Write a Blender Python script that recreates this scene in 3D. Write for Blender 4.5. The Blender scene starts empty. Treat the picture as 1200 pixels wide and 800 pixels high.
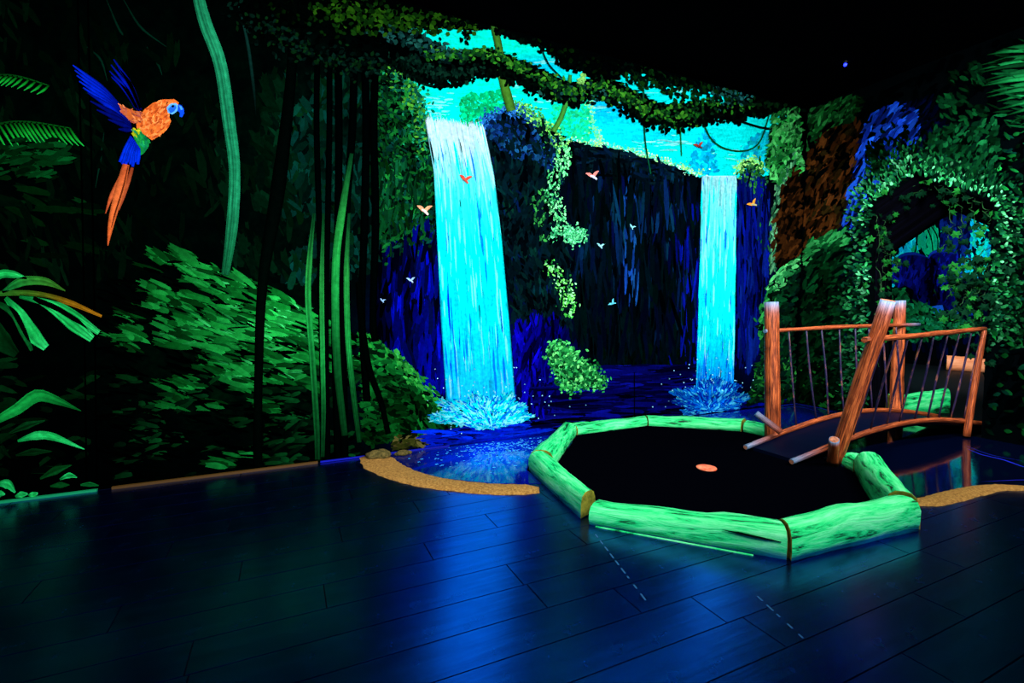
import bpy, bmesh, math, random
import numpy as np
from mathutils import Vector, Matrix

# ------------------------------------------------------------------ camera
CAMH, FPX, HOR = 1.25, 570.0, 360.0
YAW = math.atan(265 / 570.0)
PIT = math.atan((400 - HOR) / FPX)
sc = bpy.context.scene
C = sc.collection
cam_d = bpy.data.cameras.new('camera')
cam_d.sensor_width = 36
cam_d.lens = FPX / 1200 * 36
cam = bpy.data.objects.new('camera', cam_d)
C.objects.link(cam)
cam.location = (0, 0, CAMH)
cam.rotation_euler = (math.pi / 2 - PIT, 0, -YAW)
sc.camera = cam

# ------------------------------------------------------------------ world, lamps, exposure
w = bpy.data.worlds.new('world')
sc.world = w
w.use_nodes = True
w.node_tree.nodes['Background'].inputs[0].default_value = (0.002, 0.004, 0.02, 1)
w.node_tree.nodes['Background'].inputs[1].default_value = 1.0
sc.view_settings.view_transform = 'Standard'
sc.view_settings.look = 'None'
sc.view_settings.exposure = 0.0
sc.view_settings.gamma = 1.0


def area_lamp(name, loc, target, sx, sy, power, col, spread=150):
    l = bpy.data.lights.new(name, 'AREA')
    l.shape = 'RECTANGLE'
    l.size, l.size_y = sx, sy
    l.energy = power
    l.color = col
    l.spread = math.radians(spread)
    o = bpy.data.objects.new(name, l)
    C.objects.link(o)
    o.location = loc
    d = Vector(target) - Vector(loc)
    o.rotation_euler = d.to_track_quat('-Z', 'Y').to_euler()
    return o


# ceiling black lights washing the painted walls
area_lamp('ceiling_black_light', (2.0, -0.5, 3.66), (2.2, 4.15, 1.5), 7.0, 0.25, 390, (0.9, 0.97, 1.0), 105)
area_lamp('ceiling_black_light', (3.3, 1.7, 3.66), (6.03, 2.6, 1.9), 0.25, 2.0, 130, (0.9, 0.97, 1.0), 85)
area_lamp('next_room_black_light', (9.6, 3.6, 3.6), (12.6, 5.0, 1.2), 0.3, 3.0, 270, (0.8, 0.95, 1.0), 130)

# ------------------------------------------------------------------ room numbers
BY = 4.15       # painted back wall plane y
RX = 6.03       # painted right wall plane x
FX = 12.6       # end wall of the room beyond the archway
CZ = 3.74       # ceiling
LX, FY = -3.2, -1.6
fw = np.array([math.sin(YAW) * math.cos(PIT), math.cos(YAW) * math.cos(PIT), -math.sin(PIT)])
rt = np.array([math.cos(YAW), -math.sin(YAW), 0.0])
up = np.cross(rt, fw)
CAM = np.array([0, 0, CAMH])
rng = np.random.default_rng(11)
random.seed(5)


def rays(px):
    px = np.asarray(px, float).reshape(-1, 2)
    return fw[None] * FPX + rt[None] * (px[:, :1] - 600) + up[None] * (400 - px[:, 1:2])


def on_floor(x, y, z=0.0):
    d = rays([(x, y)])[0]
    p = CAM + d * ((z - CAMH) / d[2])
    return Vector(p)


def at_x(x, y, X):
    d = rays([(x, y)])[0]
    return Vector(CAM + d * (X / d[0]))


def at_y(x, y, Y):
    d = rays([(x, y)])[0]
    return Vector(CAM + d * (Y / d[1]))


def project(P):
    d = np.asarray(P, float).reshape(-1, 3) - CAM[None]
    z = d @ fw
    return np.stack([600 + FPX * (d @ rt) / z, 400 - FPX * (d @ up) / z], 1)


ARCH = [(3.25, -0.01), (3.32, 2.40), (2.93, 2.62), (2.30, 2.23), (2.27, -0.01)]      # opening in the right wall (y, z)
ARCHB = [(3.36, -0.01), (3.45, 1.90), (2.86, 2.31), (2.33, 1.93), (2.30, -0.01)]     # its rear edge
TUN = 0.57


def inpoly(x, y, poly):
    x = np.asarray(x, float)
    y = np.asarray(y, float)
    r = np.zeros(x.shape, bool)
    n = len(poly)
    for i in range(n):
        x1, y1 = poly[i]
        x2, y2 = poly[(i + 1) % n]
        if y1 == y2:
            continue
        c = ((y1 > y) != (y2 > y)) & (x < (x2 - x1) * (y - y1) / (y2 - y1) + x1)
        r ^= c
    return r


def lin1(v):
    v = np.clip(np.asarray(v, float) / 255.0, 0, 1)
    return np.where(v <= 0.04045, v / 12.92, ((v + 0.055) / 1.055) ** 2.4)


def lin4(r, g, b):
    return tuple(float(t) for t in lin1((r, g, b))) + (1.0,)


# ------------------------------------------------------------------ materials
def new_mat(name):
    m = bpy.data.materials.new(name)
    m.use_nodes = True
    nt = m.node_tree
    return m, nt, nt.nodes['Principled BSDF']


def plain(name, rgb, rough=0.6, spec=0.3, metal=0.0):
    m, nt, b = new_mat(name)
    b.inputs['Base Color'].default_value = lin4(*rgb)
    b.inputs['Roughness'].default_value = rough
    b.inputs['Specular IOR Level'].default_value = spec
    b.inputs['Metallic'].default_value = metal
    return m


def paint_mat():
    m, nt, b = new_mat('fluorescent_wall_paint')
    a = nt.nodes.new('ShaderNodeAttribute')
    a.attribute_name = 'paint'
    tc = nt.nodes.new('ShaderNodeTexCoord')
    n = nt.nodes.new('ShaderNodeTexNoise')
    n.inputs['Scale'].default_value = 38
    n.inputs['Detail'].default_value = 4
    mr = nt.nodes.new('ShaderNodeMapRange')
    mr.inputs['From Min'].default_value = 0.3
    mr.inputs['From Max'].default_value = 0.7
    mr.inputs['To Min'].default_value = 0.72
    mr.inputs['To Max'].default_value = 1.12
    mx = nt.nodes.new('ShaderNodeVectorMath')
    mx.operation = 'SCALE'
    L = nt.links
    L.new(tc.outputs['Object'], n.inputs['Vector'])
    L.new(n.outputs['Fac'], mr.inputs['Value'])
    L.new(a.outputs['Color'], mx.inputs[0])
    L.new(mr.outputs['Result'], mx.inputs['Scale'])
    L.new(mx.outputs['Vector'], b.inputs['Base Color'])
    b.inputs['Roughness'].default_value = 0.75
    b.inputs['Specular IOR Level'].default_value = 0.0
    return m


def grain_mat(name, cols, sx, sy, rough=0.6, spec=0.25, pos=(0.3, 0.48, 0.62), bump=0.3, tint=None):
    """wood: streaks along the 'grain' attribute (x along, y around, z seed)"""
    m, nt, b = new_mat(name)
    L = nt.links
    a = nt.nodes.new('ShaderNodeAttribute')
    a.attribute_name = 'grain'
    mp = nt.nodes.new('ShaderNodeMapping')
    mp.inputs['Scale'].default_value = (sx, sy, 1)
    n = nt.nodes.new('ShaderNodeTexNoise')
    n.inputs['Scale'].default_value = 1
    n.inputs['Detail'].default_value = 6
    n.inputs['Roughness'].default_value = 0.7
    n.inputs['Distortion'].default_value = 0.4
    r = nt.nodes.new('ShaderNodeValToRGB')
    while len(r.color_ramp.elements) < len(cols):
        r.color_ramp.elements.new(0.5)
    for e, p, c in zip(r.color_ramp.elements, pos, cols):
        e.position = p
        e.color = lin4(*c)
    L.new(a.outputs['Vector'], mp.inputs['Vector'])
    L.new(mp.outputs['Vector'], n.inputs['Vector'])
    L.new(n.outputs['Fac'], r.inputs['Fac'])
    out = r.outputs['Color']
    if tint:                       # blue light from above, painted into the wood colour towards a piece's ends
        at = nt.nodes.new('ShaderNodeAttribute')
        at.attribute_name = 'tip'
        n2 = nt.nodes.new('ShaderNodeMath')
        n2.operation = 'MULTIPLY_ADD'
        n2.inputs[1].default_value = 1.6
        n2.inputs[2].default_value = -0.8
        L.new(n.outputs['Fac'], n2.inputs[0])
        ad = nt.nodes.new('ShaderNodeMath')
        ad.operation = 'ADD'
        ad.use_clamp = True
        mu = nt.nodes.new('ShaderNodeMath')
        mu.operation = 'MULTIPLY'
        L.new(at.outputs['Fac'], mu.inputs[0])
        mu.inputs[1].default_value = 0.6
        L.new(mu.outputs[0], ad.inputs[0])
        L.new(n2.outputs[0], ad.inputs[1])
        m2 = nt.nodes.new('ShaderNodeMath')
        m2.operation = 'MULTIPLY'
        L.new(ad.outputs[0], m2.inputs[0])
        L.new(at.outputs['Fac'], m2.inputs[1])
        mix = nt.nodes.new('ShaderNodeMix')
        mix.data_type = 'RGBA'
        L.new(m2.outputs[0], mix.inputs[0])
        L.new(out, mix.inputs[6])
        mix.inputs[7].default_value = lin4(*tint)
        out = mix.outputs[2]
    L.new(out, b.inputs['Base Color'])
    bp = nt.nodes.new('ShaderNodeBump')
    bp.inputs['Strength'].default_value = bump
    bp.inputs['Distance'].default_value = 0.01
    L.new(n.outputs['Fac'], bp.inputs['Height'])
    L.new(bp.outputs['Normal'], b.inputs['Normal'])
    b.inputs['Roughness'].default_value = rough
    b.inputs['Specular IOR Level'].default_value = spec
    return m


def speckle_mat(name, c1, c2, scale, rough=0.9, bump=0.6, spec=0.15):
    m, nt, b = new_mat(name)
    L = nt.links
    tc = nt.nodes.new('ShaderNodeTexCoord')
    n = nt.nodes.new('ShaderNodeTexNoise')
    n.inputs['Scale'].default_value = scale
    n.inputs['Detail'].default_value = 5
    n.inputs['Roughness'].default_value = 0.75
    r = nt.nodes.new('ShaderNodeValToRGB')
    r.color_ramp.elements[0].position = 0.35
    r.color_ramp.elements[0].color = lin4(*c1)
    r.color_ramp.elements[1].position = 0.68
    r.color_ramp.elements[1].color = lin4(*c2)
    L.new(tc.outputs['Object'], n.inputs['Vector'])
    L.new(n.outputs['Fac'], r.inputs['Fac'])
    L.new(r.outputs['Color'], b.inputs['Base Color'])
    bp = nt.nodes.new('ShaderNodeBump')
    bp.inputs['Strength'].default_value = bump
    bp.inputs['Distance'].default_value = 0.01
    L.new(n.outputs['Fac'], bp.inputs['Height'])
    L.new(bp.outputs['Normal'], b.inputs['Normal'])
    b.inputs['Roughness'].default_value = rough
    b.inputs['Specular IOR Level'].default_value = spec
    return m


def plank_mat():
    m, nt, b = new_mat('dark_vinyl_plank')
    L = nt.links
    tc = nt.nodes.new('ShaderNodeTexCoord')
    mp = nt.nodes.new('ShaderNodeMapping')
    mp.inputs['Scale'].default_value = (2.2, 26, 1)
    n = nt.nodes.new('ShaderNodeTexNoise')
    n.inputs['Scale'].default_value = 1
    n.inputs['Detail'].default_value = 5
    n.inputs['Distortion'].default_value = 0.8
    r = nt.nodes.new('ShaderNodeValToRGB')
    r.color_ramp.elements[0].position = 0.3
    r.color_ramp.elements[0].color = (0.003, 0.05, 0.40, 1)
    r.color_ramp.elements[1].position = 0.7
    r.color_ramp.elements[1].color = (0.005, 0.085, 0.60, 1)
    n3 = nt.nodes.new('ShaderNodeTexNoise')
    n3.inputs['Scale'].default_value = 9
    n3.inputs['Detail'].default_value = 3
    ad = nt.nodes.new('ShaderNodeMapRange')
    ad.inputs['To Min'].default_value = 0.20
    ad.inputs['To Max'].default_value = 0.31
    L.new(tc.outputs['Object'], mp.inputs['Vector'])
    L.new(mp.outputs['Vector'], n.inputs['Vector'])
    L.new(n.outputs['Fac'], r.inputs['Fac'])
    L.new(tc.outputs['Object'], n3.inputs['Vector'])
    L.new(n3.outputs['Fac'], ad.inputs['Value'])
    L.new(ad.outputs['Result'], b.inputs['Roughness'])
    L.new(r.outputs['Color'], b.inputs['Base Color'])
    bp = nt.nodes.new('ShaderNodeBump')
    bp.inputs['Strength'].default_value = 0.15
    bp.inputs['Distance'].default_value = 0.004
    L.new(n.outputs['Fac'], bp.inputs['Height'])
    L.new(bp.outputs['Normal'], b.inputs['Normal'])
    b.inputs['Metallic'].default_value = 1.0
    return m


M = dict(
    paint=paint_mat(),
    wall_black=plain('black_wall_paint', (1, 3, 4), 0.9, 0.0),
    ceiling=plain('black_ceiling_paint', (3, 3, 5), 0.95, 0.0),
    slab=plain('dark_subfloor', (2, 3, 6), 0.9, 0.05),
    plank=plank_mat(),
    mat=speckle_mat('black_putting_carpet', (1, 1, 3), (2, 3, 8), 180, 0.95, 0.3, 0.0),
    log=grain_mat('green_painted_log', [(4, 46, 26), (22, 222, 118), (125, 252, 170)], 3.4, 20, 0.6, 0.2, (0.37, 0.46, 0.66), 0.8),
    log_end=speckle_mat('olive_cut_wood', (70, 80, 15), (140, 135, 40), 18),
    log_orange=grain_mat('orange_painted_log', [(80, 40, 20), (200, 105, 60), (225, 140, 95)], 3.0, 26, 0.6, 0.2, (0.25, 0.4, 0.65), 0.4),
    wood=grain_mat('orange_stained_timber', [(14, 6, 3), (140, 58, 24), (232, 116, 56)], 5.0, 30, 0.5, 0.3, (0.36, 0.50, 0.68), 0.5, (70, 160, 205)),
    wood_end=speckle_mat('cut_timber_end', (120, 60, 40), (225, 145, 110), 40),
    rope=grain_mat('dark_spindle', [(8, 8, 40), (40, 26, 60), (190, 110, 50)], 9.0, 3, 0.5, 0.3, (0.35, 0.55, 0.72), 0.2),
    deck=plain('dark_blue_bridge_carpet', (1, 6, 30), 0.5, 0.06),
    sand=speckle_mat('rough_golden_sand', (120, 78, 30), (205, 150, 75), 60, 0.95, 1.0),
    stone=speckle_mat('mossy_stone', (30, 35, 10), (120, 100, 50), 30, 0.9, 1.0),
    cup=speckle_mat('orange_hole_disc', (250, 66, 26), (255, 165, 120), 25, 0.6, 0.1),
    ivy=speckle_mat('plastic_ivy_leaf', (6, 54, 14), (30, 125, 44), 22, 0.7, 0.1, 0.02),
    ivy_dark=speckle_mat('dark_plastic_ivy_leaf', (1, 14, 10), (4, 50, 24), 22, 0.7, 0.1, 0.02),
    vine=plain('ivy_stem', (16, 60, 22), 0.6, 0.2),
    soffit=grain_mat('dark_tunnel_lining', [(1, 1, 3), (3, 3, 8), (7, 7, 20)], 2, 18, 0.8, 0.02),
    gold=plain('golden_skirting_paint', (84, 56, 16), 0.6, 0.2),
    teal_strip=plain('green_skirting_paint', (14, 150, 90), 0.6, 0.2),
    blue_strip=plain('blue_skirting_paint', (5, 15, 150), 0.6, 0.2),
    blackmetal=plain('black_lamp_metal', (10, 10, 12), 0.5, 0.3),
    tape=plain('pale_tape_residue', (40, 90, 130), 0.7, 0.2),
)


def emis(name, rgb, s):
    m, nt, b = new_mat(name)
    b.inputs['Base Color'].default_value = lin4(*rgb)
    b.inputs['Emission Color'].default_value = lin4(*rgb)
    b.inputs['Emission Strength'].default_value = s
    return m


M['led'] = emis('blue_led', (20, 30, 255), 12)


def pond_mat():
    m, nt, b = new_mat('glossy_painted_water')
    a = nt.nodes.new('ShaderNodeAttribute')
    a.attribute_name = 'paint'
    nt.links.new(a.outputs['Color'], b.inputs['Base Color'])
    b.inputs['Roughness'].default_value = 0.07
    b.inputs['Specular IOR Level'].default_value = 0.7
    tc = nt.nodes.new('ShaderNodeTexCoord')
    n = nt.nodes.new('ShaderNodeTexNoise')
    n.inputs['Scale'].default_value = 5
    bp = nt.nodes.new('ShaderNodeBump')
    bp.inputs['Strength'].default_value = 0.05
    bp.inputs['Distance'].default_value = 0.02
    nt.links.new(tc.outputs['Object'], n.inputs['Vector'])
    nt.links.new(n.outputs['Fac'], bp.inputs['Height'])
    nt.links.new(bp.outputs['Normal'], b.inputs['Normal'])
    return m


M['pond'] = pond_mat()


# ------------------------------------------------------------------ object helpers
def tag(o, label=None, cat=None, group=None, kind=None):
    if label:
        o['label'] = label
    if cat:
        o['category'] = cat
    if group:
        o['group'] = group
    if kind:
        o['kind'] = kind
    return o


def link(name, me, mat, parent=None):
    o = bpy.data.objects.new(name, me)
    C.objects.link(o)
    if mat is not None:
        me.materials.append(M[mat] if isinstance(mat, str) else mat)
    if parent is not None:
        o.parent = parent
        o.matrix_parent_inverse = Matrix.Identity(4) if parent.location.length < 1e-9 else Matrix.Translation(-parent.location)
    return o


def pyd(name, V, Fc, mat, parent=None, smooth=False):
    me = bpy.data.meshes.new(name)
    me.from_pydata([tuple(v) for v in V], [], Fc)
    me.update()
    if smooth:
        for p in me.polygons:
            p.use_smooth = True
    return link(name, me, mat, parent)


def empty(name, loc=(0, 0, 0)):
    o = bpy.data.objects.new(name, None)
    C.objects.link(o)
    o.location = loc
    o.empty_display_size = 0.1
    return o


def boxmesh(x0, x1, y0, y1, z0, z1):
    V = [(x0, y0, z0), (x1, y0, z0), (x1, y1, z0), (x0, y1, z0), (x0, y0, z1), (x1, y0, z1), (x1, y1, z1), (x0, y1, z1)]
    Fc = [(0, 3, 2, 1), (4, 5, 6, 7), (0, 1, 5, 4), (1, 2, 6, 5), (2, 3, 7, 6), (3, 0, 4, 7)]
    return V, Fc


def box(name, x0, x1, y0, y1, z0, z1, mat, parent=None):
    V, Fc = boxmesh(x0, x1, y0, y1, z0, z1)
    return pyd(name, V, Fc, mat, parent)


def struct(o):
    o['kind'] = 'structure'
    return o


def catmull(pts, n):
    P = np.asarray(pts, float)
    if len(P) < 3:
        t = np.linspace(0, 1, n)[:, None]
        return P[0] * (1 - t) + P[-1] * t
    Q = np.vstack([2 * P[0] - P[1], P, 2 * P[-1] - P[-2]])
    out = []
    for s in np.linspace(0, len(P) - 1 - 1e-9, n):
        i = int(s)
        t = s - i
        a, b, c, d = Q[i], Q[i + 1], Q[i + 2], Q[i + 3]
        out.append(0.5 * ((2 * b) + (-a + c) * t + (2 * a - 5 * b + 4 * c - d) * t * t + (-a + 3 * b - 3 * c + d) * t ** 3))
    return np.array(out)


def set_attr(me, name, typ, data):
    a = me.attributes.new(name, typ, 'POINT')
    key = {'FLOAT_VECTOR': 'vector', 'FLOAT': 'value', 'FLOAT_COLOR': 'color'}[typ]
    a.data.foreach_set(key, np.asarray(data, np.float32).ravel())


def tube(name, pts, radii, mat, parent=None, seg=10, n=None, wob=0.0, tips=(0, 0), caps=True, seed=None, flat=1.0):
    """round timber along a path, with grain attributes"""
    pts = [Vector(p) for p in pts]
    if n is None:
        n = max(2, len(pts))
    P = [Vector(p) for p in catmull([tuple(p) for p in pts], n)] if (n > 2) else [pts[0], pts[-1]]
    R = np.interp(np.linspace(0, 1, n), np.linspace(0, 1, len(radii)), radii)
    seed = random.random() * 50 if seed is None else seed
    V, G, T = [], [], []
    ln = 0.0
    tot = sum((P[i + 1] - P[i]).length for i in range(n - 1))
    ref = None
    for i in range(n):
        if i:
            ln += (P[i] - P[i - 1]).length
        d = (P[min(i + 1, n - 1)] - P[max(i - 1, 0)]).normalized()
        if ref is None:
            ref = Vector((0, 0, 1)) if abs(d.z) < 0.8 else Vector((1, 0, 0))
        u = (ref - d * ref.dot(d)).normalized()
        v = d.cross(u)
        for k in range(seg):
            a = 2 * math.pi * k / seg
            r = R[i] * (1 + wob * (math.sin(3 * a + ln * 9 + seed) * 0.5 + random.uniform(-0.5, 0.5)))
            V.append(P[i] + (u * math.cos(a) * flat + v * math.sin(a)) * r)
            G.append((ln + seed, k / seg if k <= seg / 2 else 1 - k / seg, seed))
            e = 0
            if tips[0]:
                e = max(e, 1 - ln / tips[0])
            if tips[1]:
                e = max(e, 1 - (tot - ln) / tips[1])
            T.append(max(0, e))
    Fc = []
    for i in range(n - 1):
        for k in range(seg):
            k2 = (k + 1) % seg
            Fc.append((i * seg + k, i * seg + k2, (i + 1) * seg + k2, (i + 1) * seg + k))
    if caps:
        Fc.append(tuple(range(seg))[::-1])
        Fc.append(tuple(range((n - 1) * seg, n * seg)))
    o = pyd(name, V, Fc, mat, parent)
    for p in o.data.polygons:
        p.use_smooth = len(p.vertices) == 4
    set_attr(o.data, 'grain', 'FLOAT_VECTOR', G)
    set_attr(o.data, 'tip', 'FLOAT', T)
    return o


# ------------------------------------------------------------------ wall painting engine
SH = {
    'leaf': np.array([(-.5, 0), (-.25, .36), (.05, .5), (.3, .33), (.5, 0), (.3, -.33), (.05, -.5), (-.25, -.36)]),
    'brush': np.array([(-.5, -.22), (-.40, .1), (-.48, .42), (.1, .5), (.40, .36), (.5, .05), (.38, -.32), (0, -.5)]),
    'round': np.array([(.5 * math.cos(t), .5 * math.sin(t)) for t in np.arange(7) * 2 * math.pi / 7]),
    'fibre': np.array([(-.5, 0), (-.3, .45), (.2, .5), (.5, 0.05), (.25, -.45), (-.25, -.5)]),
}
LEVEL = [0]


def tone(c):
    c = np.asarray(c, float)
    m = c.max(-1, keepdims=True)
    return c * np.clip(m, 1e-4, 1) ** 0.32


class Paint:
    def __init__(self, surf):
        self.surf = surf
        self.V, self.Cc, self.L, self.S, self.off = [], [], [], [], []
        self.nv = 0
        LEVEL[0] += 1
        self.base = 0.0004 + LEVEL[0] * 0.00022

    def to3d(self, px, off):
        d = rays(px)
        if self.surf == 'back':
            p = CAM + d * (BY / d[:, 1:2])
            p[:, 1] -= off
        elif self.surf == 'right':
            p = CAM + d * (RX / d[:, 0:1])
            p[:, 0] -= off
        else:
            p = CAM + d * (FX / d[:, 0:1])
            p[:, 0] -= off
        return p

    def ok(self, p):
        z = (p[..., 2] > 0.004) & (p[..., 2] < CZ - 0.01)
        if self.surf == 'back':
            return z & (p[..., 0] < RX - 0.008) & (p[..., 0] > LX + 0.01)
        if self.surf == 'right':
            return z & (p[..., 1] < BY - 0.008) & ~inpoly(p[..., 1], p[..., 2], ARCH)
        return z

    def daubs(self, x, y, ang, ln, wd, col, shape='leaf', jit=0.1, tip=0.0):
        n = len(x)
        if n == 0:
            return
        T = SH[shape]
        K = len(T)
        t = T[None] * (1 + rng.uniform(-jit, jit, (n, K, 1)))
        lx = t[..., 0] * np.asarray(ln).reshape(-1, 1)
        ly = t[..., 1] * np.asarray(wd).reshape(-1, 1)
        ca, sa = np.cos(ang).reshape(-1, 1), np.sin(ang).reshape(-1, 1)
        X = np.asarray(x).reshape(-1, 1) + lx * ca - ly * sa
        Y = np.asarray(y).reshape(-1, 1) + lx * sa + ly * ca
        off = self.base + np.linspace(0, 0.0002, n).reshape(-1, 1).repeat(K, 1)
        p = self.to3d(np.stack([X, Y], -1).reshape(-1, 2), off.ravel()).reshape(n, K, 3)
        keep = self.ok(p).all(1)
        p = p[keep]
        col = np.asarray(col).reshape(-1, 3)[keep]
        n = len(p)
        if n == 0:
            return
        cc = np.repeat(col[:, None], K, 1) * (1 + tip * T[None, :, :1] * 2)
        self.V.append(p.reshape(-1, 3))
        self.Cc.append(np.clip(cc, 0, 1).reshape(-1, 3))
        self.L.append(np.arange(n * K) + self.nv)
        self.S.append(np.full(n, K))
        self.nv += n * K

    def poly(self, pts, col, up_=0.0001):
        pts = np.asarray(pts, float)
        p = self.to3d(pts, np.full(len(pts), self.base + up_))
        c = lin1(col) if np.asarray(col).ndim == 1 else lin1(col)
        c = np.broadcast_to(c, (len(pts), 3))
        self.V.append(p)
        self.Cc.append(c)
        self.L.append(np.arange(len(pts)) + self.nv)
        self.S.append(np.array([len(pts)]))
        self.nv += len(pts)

    def ribbon(self, pts, widths, cols, n=14, edge=0.55, up_=0.0001, wob=0.0, streak=0):
        Q = catmull(pts, n)
        tt = np.linspace(0, 1, n)
        W = np.interp(tt, np.linspace(0, 1, len(widths)), widths)
        cols = np.atleast_2d(np.asarray(cols, float))
        cl = np.stack([np.interp(tt, np.linspace(0, 1, len(cols)), cols[:, k]) for k in range(3)], 1)
        cl = lin1(cl)
        D = np.gradient(Q, axis=0)
        D /= np.maximum(np.linalg.norm(D, axis=1, keepdims=True), 1e-6)
        N = np.stack([-D[:, 1], D[:, 0]], 1)
        k = 5 + 2 * streak
        vs, cs = [], []
        prof = rng.uniform(0.45, 1.15, k) if streak else np.interp(np.linspace(-1, 1, k), [-1, -.4, .3, 1], [edge, 1.0, 0.95, edge * 0.8])
        for j in range(k):
            s = (j / (k - 1) - 0.5)
            vs.append(Q + N * (W * s)[:, None] + (rng.normal(0, wob, (n, 2)) if wob else 0))
            cs.append(cl * prof[j] * (rng.uniform(0.8, 1.1, (n, 1)) if streak else 1))
        px = np.stack(vs, 1).reshape(-1, 2)
        p = self.to3d(px, np.full(len(px), self.base + up_))
        p[:, 2] = np.clip(p[:, 2], 0.005, CZ - 0.01)
        if self.surf == 'back':
            p[:, 0] = np.clip(p[:, 0], LX + 0.01, RX - 0.01)
        self.V.append(p)
        self.Cc.append(np.clip(np.stack(cs, 1).reshape(-1, 3), 0, 1))
        i, j = np.meshgrid(np.arange(n - 1), np.arange(k - 1), indexing='ij')
        a = (i * k + j).ravel()
        q = np.stack([a, a + 1, a + k + 1, a + k], 1) + self.nv
        self.L.append(q.ravel())
        self.S.append(np.full(len(q), 4))
        self.nv += len(p)

    def field(self, poly, n, ang, angj, ln, wd, pal, bright=None, thr=None, shape='brush', cond=None, tip=0.0, jb=0.25, inside=False):
        x, y = scatter(poly, n)
        if cond is not None:
            k = cond(x, y)
            x, y = x[k], y[k]
        br = np.ones(len(x)) if bright is None else bright(x, y)
        if thr is not None:
            k = br > thr
            x, y, br = x[k], y[k], br[k]
        m = len(x)
        a = (ang(x, y) if callable(ang) else np.full(m, ang)) + rng.normal(0, angj, m)
        pl = lin1(np.asarray(pal))
        i, j = rng.integers(0, len(pl), m), rng.integers(0, len(pl), m)
        f = rng.random((m, 1))
        c = (pl[i] * f + pl[j] * (1 - f)) * (br * rng.uniform(1 - jb, 1 + jb, m))[:, None]
        le = rng.uniform(*ln, m)
        if inside:
            dx, dy = np.cos(a) * le * .46, np.sin(a) * le * .46
            k = inpoly(x + dx, y + dy, poly) & inpoly(x - dx, y - dy, poly)
            x, y, a, le, c = x[k], y[k], a[k], le[k], c[k]
            m = len(x)
        self.daubs(x, y, a, le, rng.uniform(*wd, m), c, shape, 0.14, tip)

    def along(self, line, spread, n, ang, angj, ln, wd, pal, shape='leaf', bias=0.0, bright=None):
        if shape == 'round':
            n, ln, wd = int(n * 2.2), (ln[0] * .65, ln[1] * .7), (wd[0] * .65, wd[1] * .7)
        Q = catmull(line, max(40, len(line) * 10))
        i = rng.integers(0, len(Q), n)
        sp = rng.normal(0, 1, (n, 2)) * np.asarray(spread)
        x, y = (Q[i] + sp).T
        y = y + bias
        br = np.ones(n) if bright is None else bright(x, y)
        pl = lin1(np.asarray(pal))
        c = pl[rng.integers(0, len(pl), n)] * (br * rng.uniform(0.7, 1.3, n))[:, None]
        self.daubs(x, y, ang + rng.normal(0, angj, n), rng.uniform(*ln, n), rng.uniform(*wd, n), c, shape, 0.14)

    def build(self, name, parent, label=None, stuff=False):
        if not self.V:
            return None
        V = np.concatenate(self.V)
        cc = tone(np.concatenate(self.Cc))
        L = np.concatenate(self.L)
        S = np.concatenate(self.S)
        me = bpy.data.meshes.new(name)
        me.vertices.add(len(V))
        me.vertices.foreach_set('co', V.astype(np.float32).ravel())
        me.loops.add(len(L))
        me.loops.foreach_set('vertex_index', L.astype(np.int32))
        me.polygons.add(len(S))
        st = np.concatenate([[0], np.cumsum(S)[:-1]])
        me.polygons.foreach_set('loop_start', st.astype(np.int32))
        me.polygons.foreach_set('loop_total', S.astype(np.int32))
        me.update(calc_edges=True)
        set_attr(me, 'paint', 'FLOAT_COLOR', np.concatenate([cc, np.ones((len(cc), 1))], 1))
        o = link(name, me, 'paint', parent)
        if label:
            o['label'] = label
        if stuff:
            o['kind'] = 'stuff'
        return o


def scatter(poly, n):
    poly = np.asarray(poly, float)
    x0, y0 = poly.min(0)
    x1, y1 = poly.max(0)
    xs, ys = [], []
    got = 0
    for _ in range(60):
        x = rng.uniform(x0, x1, n * 2)
        y = rng.uniform(y0, y1, n * 2)
        k = inpoly(x, y, poly)
        xs.append(x[k])
        ys.append(y[k])
        got += k.sum()
        if got >= n:
            break
    return np.concatenate(xs)[:n], np.concatenate(ys)[:n]


LAT = rng.random((8, 128, 128))


def noise2(x, y, s, seed=0):
    x, y = np.asarray(x) / s + 500, np.asarray(y) / s + 500
    xi, yi = np.floor(x).astype(int), np.floor(y).astype(int)
    fx, fy = x - xi, y - yi
    fx, fy = fx * fx * (3 - 2 * fx), fy * fy * (3 - 2 * fy)
    T = LAT[seed % 8]
    g = lambda a, b: T[a % 128, b % 128]
    return (g(xi, yi) * (1 - fx) + g(xi + 1, yi) * fx) * (1 - fy) + (g(xi, yi + 1) * (1 - fx) + g(xi + 1, yi + 1) * fx) * fy


def gau(x, y, cx, cy, rx, ry):
    return np.exp(-(((x - cx) / rx) ** 2 + ((y - cy) / ry) ** 2))


# ================================================================== THE ROOM
floor = struct(box('floor', LX, RX + TUN, FY, BY, -0.12, -0.008, 'slab'))
ceiling = struct(box('ceiling', LX, RX + 0.1, FY, BY, CZ, CZ + 0.1, 'ceiling'))
wall_left = struct(box('wall_left', LX - 0.1, LX, FY, BY, -0.12, CZ, 'wall_black'))
wall_front = struct(box('wall_front', LX - 0.1, RX + 0.1, FY - 0.1, FY, -0.12, CZ, 'wall_black'))

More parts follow.
